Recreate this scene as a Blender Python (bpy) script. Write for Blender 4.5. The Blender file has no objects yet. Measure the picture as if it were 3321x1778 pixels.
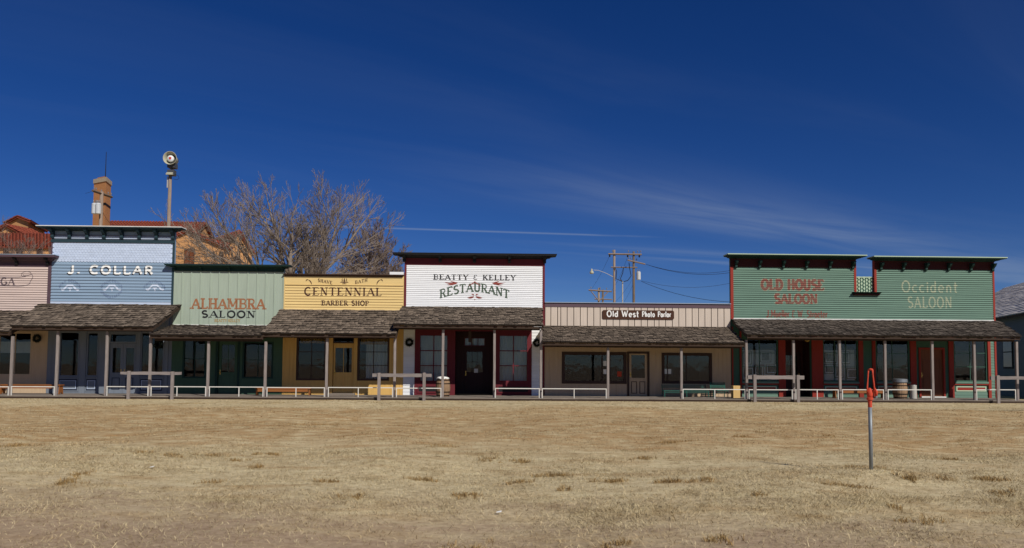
import bpy, math, random
import numpy as np
from mathutils import Matrix, Vector

random.seed(11)
rng = np.random.default_rng(7)
SC = bpy.context.scene
COL = SC.collection
R = math.radians

# ------------------------------------------------------------------ camera
IMG_W, IMG_H = 3321.0, 1778.0          # photograph size, used to turn pixels into directions
FOC = 2500.0                           # focal length in those pixels
PPX, PPY = 1660.5, 1049.0
CAM_LOC = Vector((0.0, -35.7, 1.5))
YAW, PITCH, ROLL = R(1.7), math.atan(137.0 / 2500.0), 0.0062
CAM_ROT = Matrix.Rotation(-YAW, 3, 'Z') @ Matrix.Rotation(R(90) + PITCH, 3, 'X') @ Matrix.Rotation(ROLL, 3, 'Z')
cam_data = bpy.data.cameras.new('camera')
cam_data.sensor_width = 36.0
cam_data.lens = FOC / IMG_W * 36.0
cam_data.shift_y = (PPY - IMG_H / 2) / IMG_W
cam_data.clip_start = 0.1
cam_data.clip_end = 6000.0
cam = bpy.data.objects.new('camera', cam_data)
cam.matrix_world = Matrix.Translation(CAM_LOC) @ CAM_ROT.to_4x4()
COL.objects.link(cam)
SC.camera = cam

# ------------------------------------------------------------------ sun and sky
SUN_DIR = Vector((0.65, -1.0, 0.93)).normalized()     # towards the sun
sun_data = bpy.data.lights.new('sun', 'SUN')
sun_data.energy = 4.1
sun_data.angle = R(0.53)
sun_data.color = (1.0, 0.945, 0.87)
sun = bpy.data.objects.new('sun', sun_data)
sun.rotation_euler = SUN_DIR.to_track_quat('Z', 'Y').to_euler()
sun.location = (20, -60, 50)
COL.objects.link(sun)

world = bpy.data.worlds.new('World')
SC.world = world
world.use_nodes = True
wn, wl = world.node_tree.nodes, world.node_tree.links
wn.clear()
def W(t, **kw):
    n = wn.new(t)
    for k, v in kw.items():
        setattr(n, k, v)
    return n
def wmath(op, a, b=None, clamp=False):
    n = W('ShaderNodeMath', operation=op, use_clamp=clamp)
    for i, v in enumerate((a, b)):
        if v is None: continue
        if isinstance(v, (int, float)): n.inputs[i].default_value = v
        else: wl.new(v, n.inputs[i])
    return n.outputs[0]
sky = W('ShaderNodeTexSky', sky_type='NISHITA', sun_disc=False)
sky.sun_elevation = math.asin(SUN_DIR.z)
sky.sun_rotation = math.atan2(SUN_DIR.x, SUN_DIR.y)
sky.altitude = 2600.0
sky.air_density = 0.9
sky.dust_density = 0.9
sky.ozone_density = 5.0
hs = W('ShaderNodeHueSaturation')
hs.inputs['Saturation'].default_value = 1.26
hs.inputs['Hue'].default_value = 0.517
hs.inputs['Value'].default_value = 0.90
wl.new(sky.outputs[0], hs.inputs['Color'])
# thin cirrus on a high level sheet: direction -> point on the sheet
tc = W('ShaderNodeTexCoord')
sep = W('ShaderNodeSeparateXYZ')
wl.new(tc.outputs['Generated'], sep.inputs[0])
zc = wmath('MAXIMUM', sep.outputs[2], 0.03)
sx = wmath('DIVIDE', sep.outputs[0], zc)
sy = wmath('DIVIDE', sep.outputs[1], zc)
def streak(x0, y0, x1, y1, width, n_long, n_cross, amount, ends=None, seed=0.0, thr=(0.42, 0.75)):
    L = math.hypot(x1 - x0, y1 - y0); dx, dy = (x1 - x0) / L, (y1 - y0) / L
    s = wmath('ADD', wmath('MULTIPLY', sx, dx), wmath('MULTIPLY', sy, dy))
    t = wmath('ADD', wmath('MULTIPLY', sx, -dy), wmath('MULTIPLY', sy, dx))
    s = wmath('SUBTRACT', s, x0 * dx + y0 * dy)
    t = wmath('SUBTRACT', t, -x0 * dy + y0 * dx)
    comb = W('ShaderNodeCombineXYZ')
    wl.new(wmath('MULTIPLY', s, n_long), comb.inputs[0]); wl.new(wmath('MULTIPLY', t, n_cross), comb.inputs[1])
    comb.inputs[2].default_value = seed
    nz = W('ShaderNodeTexNoise'); nz.inputs['Scale'].default_value = 1.0
    nz.inputs['Detail'].default_value = 6.0; nz.inputs['Roughness'].default_value = 0.55
    nz.inputs['Distortion'].default_value = 0.6
    wl.new(comb.outputs[0], nz.inputs['Vector'])
    mr = W('ShaderNodeMapRange', interpolation_type='SMOOTHSTEP')
    mr.inputs['From Min'].default_value, mr.inputs['From Max'].default_value = thr
    wl.new(nz.outputs[0], mr.inputs['Value'])
    if width:
        q = wmath('DIVIDE', t, width)
        g = wmath('EXPONENT', wmath('MULTIPLY', wmath('MULTIPLY', q, q), -1.0))
        m = wmath('MULTIPLY', mr.outputs[0], g)
    else:
        m = mr.outputs[0]
    if ends:
        a = W('ShaderNodeMapRange', interpolation_type='SMOOTHSTEP'); wl.new(s, a.inputs['Value'])
        a.inputs['From Min'].default_value, a.inputs['From Max'].default_value = ends[0], ends[1]
        b = W('ShaderNodeMapRange', interpolation_type='SMOOTHSTEP'); wl.new(s, b.inputs['Value'])
        b.inputs['From Min'].default_value, b.inputs['From Max'].default_value = ends[3], ends[2]
        m = wmath('MULTIPLY', m, wmath('MULTIPLY', a.outputs[0], b.outputs[0]))
    return wmath('MULTIPLY', m, amount)
c1 = streak(-0.52, 3.55, 4.7, 7.05, 0.50, 0.30, 1.8, 0.36, ends=(-0.2, 2.4, 30, 60), seed=3.1, thr=(0.22, 0.80))
c2 = streak(-0.95, 5.60, 1.25, 5.88, 0.035, 0.8, 3.0, 0.30, ends=(-1.2, 0.1, 1.7, 2.4), seed=9.0, thr=(0.2, 0.5))
c3 = streak(0.0, 6.3, 6.0, 8.4, 0.34, 0.3, 2.0, 0.34, ends=(-0.5, 2.5, 30, 60), seed=5.2, thr=(0.35, 0.75))
c4 = streak(0.0, 0.0, 0.83, 0.55, None, 0.25, 1.2, 0.04, seed=1.7, thr=(0.50, 0.85))
cl = wmath('ADD', wmath('ADD', c1, c2), wmath('ADD', c3, c4), clamp=True)
mixc = W('ShaderNodeMix', data_type='RGBA')
wl.new(cl, mixc.inputs[0]); wl.new(hs.outputs[0], mixc.inputs[6])
mixc.inputs[7].default_value = (5.0, 6.0, 7.6, 1)
bg = W('ShaderNodeBackground')
bg.inputs['Strength'].default_value = 0.062
wl.new(mixc.outputs[2], bg.inputs['Color'])
wo = W('ShaderNodeOutputWorld')
wl.new(bg.outputs[0], wo.inputs['Surface'])

SC.view_settings.view_transform = 'Standard'
SC.view_settings.look = 'None'
SC.view_settings.exposure = 0.0
SC.view_settings.gamma = 1.0
SC.view_settings.use_curve_mapping = False
SC.render.engine = 'CYCLES'
SC.cycles.max_bounces = 6
SC.cycles.transparent_max_bounces = 8
SC.cycles.use_denoising = True

# ------------------------------------------------------------------ pixel -> world
def U(px, py, Y=0.0):
    d = CAM_ROT @ Vector(((px - PPX) / FOC, -(py - PPY) / FOC, -1.0))
    t = (Y - CAM_LOC.y) / d.y
    p = CAM_LOC + d * t
    return p.x, p.z
def UX(px, py, Y=0.0): return U(px, py, Y)[0]
def UZ(px, py, Y=0.0): return U(px, py, Y)[1]
def ground_at(px, py, z=0.0):
    d = CAM_ROT @ Vector(((px - PPX) / FOC, -(py - PPY) / FOC, -1.0))
    p = CAM_LOC + d * ((z - CAM_LOC.z) / d.z)
    return p.x, p.y
def RECT(x0, x1, y0, y1, Y=0.0):
    """pixel box -> X0, X1, Z0, Z1 on the plane Y"""
    ym, xm = (y0 + y1) / 2, (x0 + x1) / 2
    return UX(x0, ym, Y), UX(x1, ym, Y), UZ(xm, y1, Y), UZ(xm, y0, Y)

# ------------------------------------------------------------------ materials
def lin(c):
    return tuple(((v / 255.0) / 12.92 if v <= 10 else (((v / 255.0) + 0.055) / 1.055) ** 2.4) for v in c)
MATS = {}
def mat(name, rgb, rough=0.7, var=0.18, scale=3.0, stretch=(1, 1, 1), bump=0.15, bscale=40.0, per=0.0, metal=0.0,
        dark=None, dthr=(0.55, 0.8), dscale=2.0, dstretch=(1, 1, 1), damount=0.6, spec=0.3):
    """procedural paint / wood / metal: base colour, soft variation, stains with their own shape, fine relief"""
    m = bpy.data.materials.new(name); m.use_nodes = True
    n, l = m.node_tree.nodes, m.node_tree.links
    bs = n['Principled BSDF']
    base = lin(rgb)
    geo = n.new('ShaderNodeNewGeometry')
    mp = n.new('ShaderNodeMapping'); mp.inputs['Scale'].default_value = stretch
    l.new(geo.outputs['Position'], mp.inputs['Vector'])
    nz = n.new('ShaderNodeTexNoise'); nz.inputs['Scale'].default_value = scale
    nz.inputs['Detail'].default_value = 5; nz.inputs['Roughness'].default_value = 0.65
    l.new(mp.outputs[0], nz.inputs['Vector'])
    mr = n.new('ShaderNodeMapRange')
    mr.inputs['From Min'].default_value, mr.inputs['From Max'].default_value = 0.25, 0.75
    mr.inputs['To Min'].default_value, mr.inputs['To Max'].default_value = 1 - var, 1 + var
    l.new(nz.outputs[0], mr.inputs['Value'])
    val = mr.outputs[0]
    if per:
        oi = n.new('ShaderNodeObjectInfo')
        pr = n.new('ShaderNodeMapRange')
        pr.inputs['To Min'].default_value, pr.inputs['To Max'].default_value = 1 - per, 1 + per
        l.new(oi.outputs['Random'], pr.inputs['Value'])
        mm = n.new('ShaderNodeMath'); mm.operation = 'MULTIPLY'
        l.new(val, mm.inputs[0]); l.new(pr.outputs[0], mm.inputs[1]); val = mm.outputs[0]
    mx = n.new('ShaderNodeVectorMath'); mx.operation = 'SCALE'
    mx.inputs[0].default_value = base
    l.new(val, mx.inputs['Scale'])
    colour = mx.outputs[0]
    if dark is not None:
        mp2 = n.new('ShaderNodeMapping'); mp2.inputs['Scale'].default_value = dstretch
        l.new(geo.outputs['Position'], mp2.inputs['Vector'])
        n2 = n.new('ShaderNodeTexNoise'); n2.inputs['Scale'].default_value = dscale; n2.inputs['Detail'].default_value = 7
        n2.inputs['Roughness'].default_value = 0.7
        l.new(mp2.outputs[0], n2.inputs['Vector'])
        r2 = n.new('ShaderNodeMapRange')
        r2.inputs['From Min'].default_value, r2.inputs['From Max'].default_value = dthr
        r2.inputs['To Max'].default_value = damount
        l.new(n2.outputs[0], r2.inputs['Value'])
        mi = n.new('ShaderNodeMix'); mi.data_type = 'RGBA'
        l.new(r2.outputs[0], mi.inputs[0]); l.new(colour, mi.inputs[6])
        mi.inputs[7].default_value = (*lin(dark), 1)
        colour = mi.outputs[2]
    l.new(colour, bs.inputs['Base Color'])
    bs.inputs['Roughness'].default_value = rough
    bs.inputs['Metallic'].default_value = metal
    bs.inputs['Specular IOR Level'].default_value = spec
    if bump:
        nb = n.new('ShaderNodeTexNoise'); nb.inputs['Scale'].default_value = bscale; nb.inputs['Detail'].default_value = 4
        l.new(mp.outputs[0], nb.inputs['Vector'])
        bp = n.new('ShaderNodeBump'); bp.inputs['Strength'].default_value = bump; bp.inputs['Distance'].default_value = 0.01
        l.new(nb.outputs[0], bp.inputs['Height']); l.new(bp.outputs[0], bs.inputs['Normal'])
    MATS[name] = m
    return m
H = (0.25, 1, 4)          # grain along x
V = (4, 1, 0.25)          # grain along z
def paint(name, rgb, st=H, worn=None, **kw):
    kw.setdefault('var', 0.10)
    return mat(name, rgb, rough=0.75, stretch=st, dark=worn, dstretch=st, **kw)
paint('pink', (196, 178, 168), worn=(150, 130, 118), dthr=(.62, .85), damount=.4, per=.04)
paint('plum', (84, 66, 74), worn=(60, 48, 52))
paint('blue', (130, 152, 172), worn=(110, 128, 150), dthr=(.58, .85), damount=.5, per=.05)
paint('pale_blue', (186, 200, 220), worn=(150, 165, 185), dthr=(.62, .85), damount=.4, per=.04)
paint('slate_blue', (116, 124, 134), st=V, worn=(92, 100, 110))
paint('dark_blue', (46, 52, 68), st=V)
paint('dark_teal', (36, 58, 66), worn=(24, 40, 46))
paint('sage', (158, 171, 154), st=V, worn=(132, 146, 126), dthr=(.6, .85), damount=.45)
paint('deep_green', (24, 54, 48), worn=(18, 40, 36))
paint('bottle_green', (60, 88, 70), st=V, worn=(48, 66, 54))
paint('yellow', (218, 190, 128), worn=(200, 164, 98), dthr=(.6, .85), damount=.4, per=.04)
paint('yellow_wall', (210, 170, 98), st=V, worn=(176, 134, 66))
paint('umber', (66, 48, 40), worn=(44, 32, 28))
paint('white', (226, 228, 228), worn=(176, 180, 184), dthr=(.62, .88), damount=.4, per=.03)
paint('burgundy', (100, 32, 40), st=V, worn=(78, 24, 28), dthr=(.55, .8))
paint('black', (26, 27, 28), worn=(46, 44, 40))
paint('tan', (198, 184, 168), st=V, worn=(176, 156, 136), dthr=(.6, .85), damount=.4, per=.03)
paint('tan_wall', (190, 166, 136), st=V, worn=(156, 132, 104))
paint('purple_brown', (92, 74, 82))
paint('cap_grey', (150, 162, 176), metal=0.3)
paint('sea_green', (99, 128, 112), worn=(80, 104, 90), dthr=(.5, .8), damount=.6, per=.05)
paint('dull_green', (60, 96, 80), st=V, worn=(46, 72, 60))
paint('pale_green', (176, 196, 168))
paint('brick_red', (142, 48, 36), st=V, worn=(120, 40, 30), dthr=(.5, .8))
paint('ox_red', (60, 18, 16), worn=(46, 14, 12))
paint('grey_blue_wall', (92, 102, 114), worn=(78, 88, 98), per=.05)
paint('flashing', (222, 222, 216), worn=(150, 150, 144), dscale=5, dthr=(.5, .75), metal=0.0)
paint('rail_white', (208, 206, 198), worn=(170, 160, 146), dscale=6)
paint('bench_green', (40, 92, 80), worn=(30, 64, 54))
paint('hydrant_red', (196, 66, 38), worn=(110, 36, 24), dscale=18, dthr=(.5, .72), st=(1, 1, 1), spec=.5)
paint('sign_brown', (70, 42, 26))
paint('print_white', (232, 232, 226), var=.04, bump=0)
paint('print_black', (30, 30, 34), var=.15, bump=0)
paint('print_umber', (78, 50, 38), var=.15, bump=0)
paint('print_orange', (150, 94, 60), worn=(160, 150, 120), dthr=(.45, .75), dscale=5, bump=0)
paint('print_ochre', (160, 132, 76), bump=0)
paint('print_green', (70, 88, 72), worn=(116, 130, 114), dthr=(.5, .75), damount=.6, bump=0)
paint('print_wine', (138, 62, 54), bump=0)
paint('print_red', (128, 62, 52), worn=(100, 112, 96), dthr=(.38, .66), dscale=5, bump=0)
paint('print_cream', (160, 166, 138), worn=(118, 142, 122), dthr=(.40, .70), dscale=5, bump=0)
paint('print_faded', (96, 112, 140), worn=(128, 146, 172), dthr=(.4, .65), damount=.7, bump=0)
paint('print_pale', (196, 206, 222), worn=(160, 178, 204), dthr=(.5, .8), bump=0)
paint('print_plum', (96, 84, 88), bump=0)
mat('post_wood', (134, 125, 120), rough=.9, var=.25, scale=8, stretch=(3, 3, .35), per=.08, dark=(92, 80, 70), dscale=7, dstretch=(3, 3, .35), dthr=(.52, .75))
mat('rail_wood', (132, 124, 120), rough=.9, var=.22, scale=8, stretch=(.35, 3, 3), per=.06, dark=(104, 90, 80), dscale=7, dstretch=(.35, 3, 3), dthr=(.5, .72))
mat('shingle', (112, 100, 87), rough=.95, var=.40, scale=5, stretch=(3, .7, .7), per=.42, dark=(58, 50, 44), dscale=1.3, dthr=(.48, .72), bump=.5, bscale=60, spec=.1)
mat('shingle_dark', (88, 80, 72), rough=.95, var=.5, scale=6, stretch=(2.2, .7, .7), per=.55, dark=(44, 40, 36), dscale=1.6, dthr=(.45, .7), bump=.5, bscale=60, spec=.1)
mat('shake_end', (40, 34, 30), rough=.95, var=.5, scale=20)
mat('roof_under', (66, 54, 42), rough=.9, var=.2)
mat('dark_wood', (58, 44, 34), rough=.85, var=.25, stretch=H)
mat('plank', (126, 116, 106), rough=.95, var=.25, scale=3, stretch=(.4, 4, 1), per=.16, dark=(84, 76, 66), dscale=3)
mat('bench_wood', (140, 86, 42), rough=.6, var=.2, scale=5, stretch=H)
mat('door_wood', (110, 62, 34), rough=.6, var=.25, scale=6, stretch=V)
mat('shaded_red', (48, 16, 15), rough=.6, var=.2, stretch=V)  # darker red that puts the entry recesses' shade into the colour
mat('barrel_wood', (150, 122, 94), rough=.85, var=.3, scale=9, stretch=(5, 5, .4), per=.12, dark=(92, 72, 54), dscale=6, dstretch=(5, 5, .5), dthr=(.5, .75))
mat('iron', (44, 38, 34), rough=.7, var=.3, metal=.6, dark=(84, 54, 36), dscale=12)
mat('zinc', (150, 156, 160), rough=.45, var=.12, metal=.7, dark=(110, 112, 112), dscale=10)
mat('bin_grey', (176, 172, 162), rough=.6, var=.1, dark=(140, 134, 124), dscale=6)
mat('crate_board', (206, 172, 112), rough=.8, var=.12, stretch=V, scale=6)
mat('wreath', (26, 34, 24), rough=.9, var=.5, scale=30, bump=.8)
mat('curtain', (196, 198, 194), rough=.95, var=.12, stretch=(6, 1, .3), scale=4)
mat('drape_tan', (176, 140, 84), rough=.95, var=.2, stretch=(6, 1, .3), scale=4)
mat('paper', (226, 226, 220), rough=.9, var=.05)
mat('print_image', (120, 118, 112), rough=.8, var=.6, scale=9, dark=(40, 40, 44), dscale=7, dthr=(.45, .6))
mat('picture_frame', (92, 68, 46), rough=.6)
mat('poster_red', (196, 74, 48), rough=.9, var=.3, scale=14)
mat('brass', (200, 164, 84), rough=.35, metal=.8, var=.1)
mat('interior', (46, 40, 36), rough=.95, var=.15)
mat('lantern_amber', (150, 120, 48), rough=.5)
mat('stucco', (192, 144, 96), rough=.95, var=.10, scale=1.2, dark=(176, 122, 72), dscale=.5, dthr=(.5, .8), damount=.5, bump=.4, bscale=12)
mat('brick_tan', (182, 128, 82), rough=.95, var=.14, scale=2, per=.1, dark=(160, 104, 62), dscale=1.5, bump=.4, bscale=14)
mat('tile', (130, 64, 46), rough=.85, var=.35, scale=3, per=.1, dark=(110, 46, 34), dscale=1.1, dthr=(.45, .75))
mat('concrete', (176, 160, 136), rough=.9, var=.15)
mat('bark', (136, 124, 113), rough=.95, var=.35, scale=3, dark=(92, 78, 66), dscale=1.2, dthr=(.45, .7))
mat('bark_brown', (112, 98, 90), rough=.95, var=.3, scale=3, dark=(80, 62, 54), dscale=1.2)
mat('pole_wood', (140, 124, 110), rough=.95, var=.3, scale=5, stretch=(3, 3, .3), dark=(92, 74, 60), dscale=4, dstretch=(3, 3, .2), dthr=(.5, .75))
mat('pole_dark', (106, 92, 78), rough=.95, var=.3, scale=5, stretch=(3, 3, .3), dark=(62, 52, 44), dscale=4, dstretch=(3, 3, .2), dthr=(.5, .75))
mat('cable', (22, 24, 30), rough=.7, var=.1, bump=0)
mat('insulator', (120, 118, 120), rough=.3, var=.1)
mat('transformer_grey', (186, 190, 192), rough=.5, var=.1, dark=(150, 150, 150), dscale=3)
mat('siren_shell', (172, 170, 148), rough=.6, var=.12, dark=(130, 128, 112), dscale=3)
mat('siren_motor', (70, 72, 76), rough=.6, var=.15)
mat('emblem_red', (190, 50, 40), rough=.6, var=.05)
mat('roof_grey', (214, 207, 198), rough=.95, var=.3, scale=5, stretch=(.8, 2.5, 2.5), per=.12, dark=(96, 90, 84), dscale=2, dthr=(.48, .72))
mat('dark_pane', (18, 20, 24), rough=.25, var=.2, bump=0)
mat('flat_roof', (96, 92, 88), rough=.95, var=.2)
mat('galvanized_pipe', (128, 134, 138), rough=.5, var=.15, metal=.35, dark=(96, 98, 100), dscale=9)

def glass_material(name, tint, refl):
    m = bpy.data.materials.new(name); m.use_nodes = True
    n, l = m.node_tree.nodes, m.node_tree.links
    n.clear()
    out = n.new('ShaderNodeOutputMaterial')
    mixs = n.new('ShaderNodeMixShader')
    fr = n.new('ShaderNodeFresnel'); fr.inputs['IOR'].default_value = refl
    tr = n.new('ShaderNodeBsdfTransparent'); tr.inputs['Color'].default_value = (*tint, 1)
    gl = n.new('ShaderNodeBsdfGlossy'); gl.inputs['Roughness'].default_value = 0.03
    gl.inputs['Color'].default_value = (.9, .92, .95, 1)
    geo = n.new('ShaderNodeNewGeometry')
    nz = n.new('ShaderNodeTexNoise'); nz.inputs['Scale'].default_value = 2.5
    l.new(geo.outputs['Position'], nz.inputs['Vector'])
    bp = n.new('ShaderNodeBump'); bp.inputs['Strength'].default_value = .12; bp.inputs['Distance'].default_value = .02
    l.new(nz.outputs[0], bp.inputs['Height']); l.new(bp.outputs[0], gl.inputs['Normal'])
    l.new(fr.outputs[0], mixs.inputs[0]); l.new(tr.outputs[0], mixs.inputs[1]); l.new(gl.outputs[0], mixs.inputs[2])
    l.new(mixs.outputs[0], out.inputs['Surface'])
    MATS[name] = m
glass_material('glass', (.86, .89, .9), 1.40)

# ------------------------------------------------------------------ mesh builder
ORG = {}
def org(o): return ORG[o.name] if o is not None else Vector((0, 0, 0))
class MB:
    def __init__(s): s.v, s.f = [], []
    def quad(s, a, b, c, d):
        i = len(s.v); s.v += [tuple(a), tuple(b), tuple(c), tuple(d)]; s.f.append((i, i + 1, i + 2, i + 3)); return s
    def box(s, x0, x1, y0, y1, z0, z1):
        i = len(s.v)
        s.v += [(x0, y0, z0), (x1, y0, z0), (x1, y1, z0), (x0, y1, z0), (x0, y0, z1), (x1, y0, z1), (x1, y1, z1), (x0, y1, z1)]
        s.f += [tuple(i + k for k in q) for q in ((0, 3, 2, 1), (4, 5, 6, 7), (0, 1, 5, 4), (1, 2, 6, 5), (2, 3, 7, 6), (3, 0, 4, 7))]
        return s
    def prism(s, pts, axis, a, b):
        """closed outline pts extruded along an axis from a to b; pts are the other two coordinates in order"""
        def P(p, t):
            if axis == 'x': return (t, p[0], p[1])
            if axis == 'y': return (p[0], t, p[1])
            return (p[0], p[1], t)
        i, n = len(s.v), len(pts)
        s.v += [P(p, a) for p in pts] + [P(p, b) for p in pts]
        s.f.append(tuple(range(i + n - 1, i - 1, -1))); s.f.append(tuple(range(i + n, i + 2 * n)))
        for k in range(n):
            s.f.append((i + k, i + (k + 1) % n, i + n + (k + 1) % n, i + n + k))
        return s
    def tube(s, pts, rad, n=8, caps=True):
        pts = [Vector(p) for p in pts]
        if not isinstance(rad, (list, tuple)): rad = [rad] * len(pts)
        base = len(s.v); prev = None
        for k, p in enumerate(pts):
            d = (pts[min(k + 1, len(pts) - 1)] - pts[max(k - 1, 0)]).normalized()
            u = prev - d * prev.dot(d) if prev is not None else (Vector((0, 0, 1)) if abs(d.z) < .9 else Vector((1, 0, 0))).cross(d)
            u.normalize(); prev = u; w = d.cross(u)
            for q in range(n):
                a = 2 * math.pi * q / n
                s.v.append(tuple(p + (u * math.cos(a) + w * math.sin(a)) * rad[k]))
        for k in range(len(pts) - 1):
            for q in range(n):
                a, b = base + k * n + q, base + k * n + (q + 1) % n
                s.f.append((a, b, b + n, a + n))
        if caps:
            s.f.append(tuple(base + q for q in range(n - 1, -1, -1)))
            s.f.append(tuple(base + (len(pts) - 1) * n + q for q in range(n)))
        return s
    def lathe(s, c, prof, n=24, axis='z', caps=True):
        c = Vector(c); base = len(s.v)
        for r, h in prof:
            for q in range(n):
                a = 2 * math.pi * q / n
                o = (r * math.cos(a), r * math.sin(a), h) if axis == 'z' else (r * math.cos(a), h, r * math.sin(a))
                s.v.append(tuple(c + Vector(o)))
        for k in range(len(prof) - 1):
            for q in range(n):
                a, b = base + k * n + q, base + k * n + (q + 1) % n
                s.f.append((a, b, b + n, a + n))
        if caps:
            s.f.append(tuple(base + q for q in range(n - 1, -1, -1)))
            s.f.append(tuple(base + (len(prof) - 1) * n + q for q in range(n)))
        return s
    def mesh(s, name, m, shift=Vector((0, 0, 0)), smooth=False):
        me = bpy.data.meshes.new(name)
        me.from_pydata([(a - shift.x, b - shift.y, c - shift.z) for a, b, c in s.v], [], s.f)
        me.materials.append(MATS[m])
        if smooth: me.polygons.foreach_set('use_smooth', [True] * len(me.polygons))
        me.update()
        return me
    def build(s, name, m, parent=None, at=None, smooth=False):
        """links ONE mesh object; vertices are world positions, a part keeps its thing's origin"""
        o0 = org(parent) if parent is not None else Vector(at if at is not None else (0, 0, 0))
        ob = bpy.data.objects.new(name, s.mesh(name, m, o0, smooth))
        COL.objects.link(ob)
        if parent is not None: ob.parent = parent
        else: ob.location = o0
        ORG[ob.name] = o0
        return ob
def piece(name, me, parent, loc, rot=(0, 0, 0), scale=(1, 1, 1)):
    """a piece that shares its mesh with its alikes; loc is a world position"""
    ob = bpy.data.objects.new(name, me)
    COL.objects.link(ob); ob.parent = parent
    ob.location = Vector(loc) - org(parent); ob.rotation_euler = rot; ob.scale = scale
    ORG[ob.name] = Vector(loc)
    return ob
def tag(o, label, cat=None, group=None, kind=None):
    o['label'] = label
    if cat: o['category'] = cat
    if group: o['group'] = group
    if kind: o['kind'] = kind
    return o
def thing(name, label, cat, loc=(0, 0, 0), group=None):
    o = bpy.data.objects.new(name, None); COL.objects.link(o)
    o.location = loc; o.empty_display_size = .3; ORG[o.name] = Vector(loc)
    return tag(o, label, cat, group)
def structure(o):
    o['kind'] = 'structure'; return o

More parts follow.
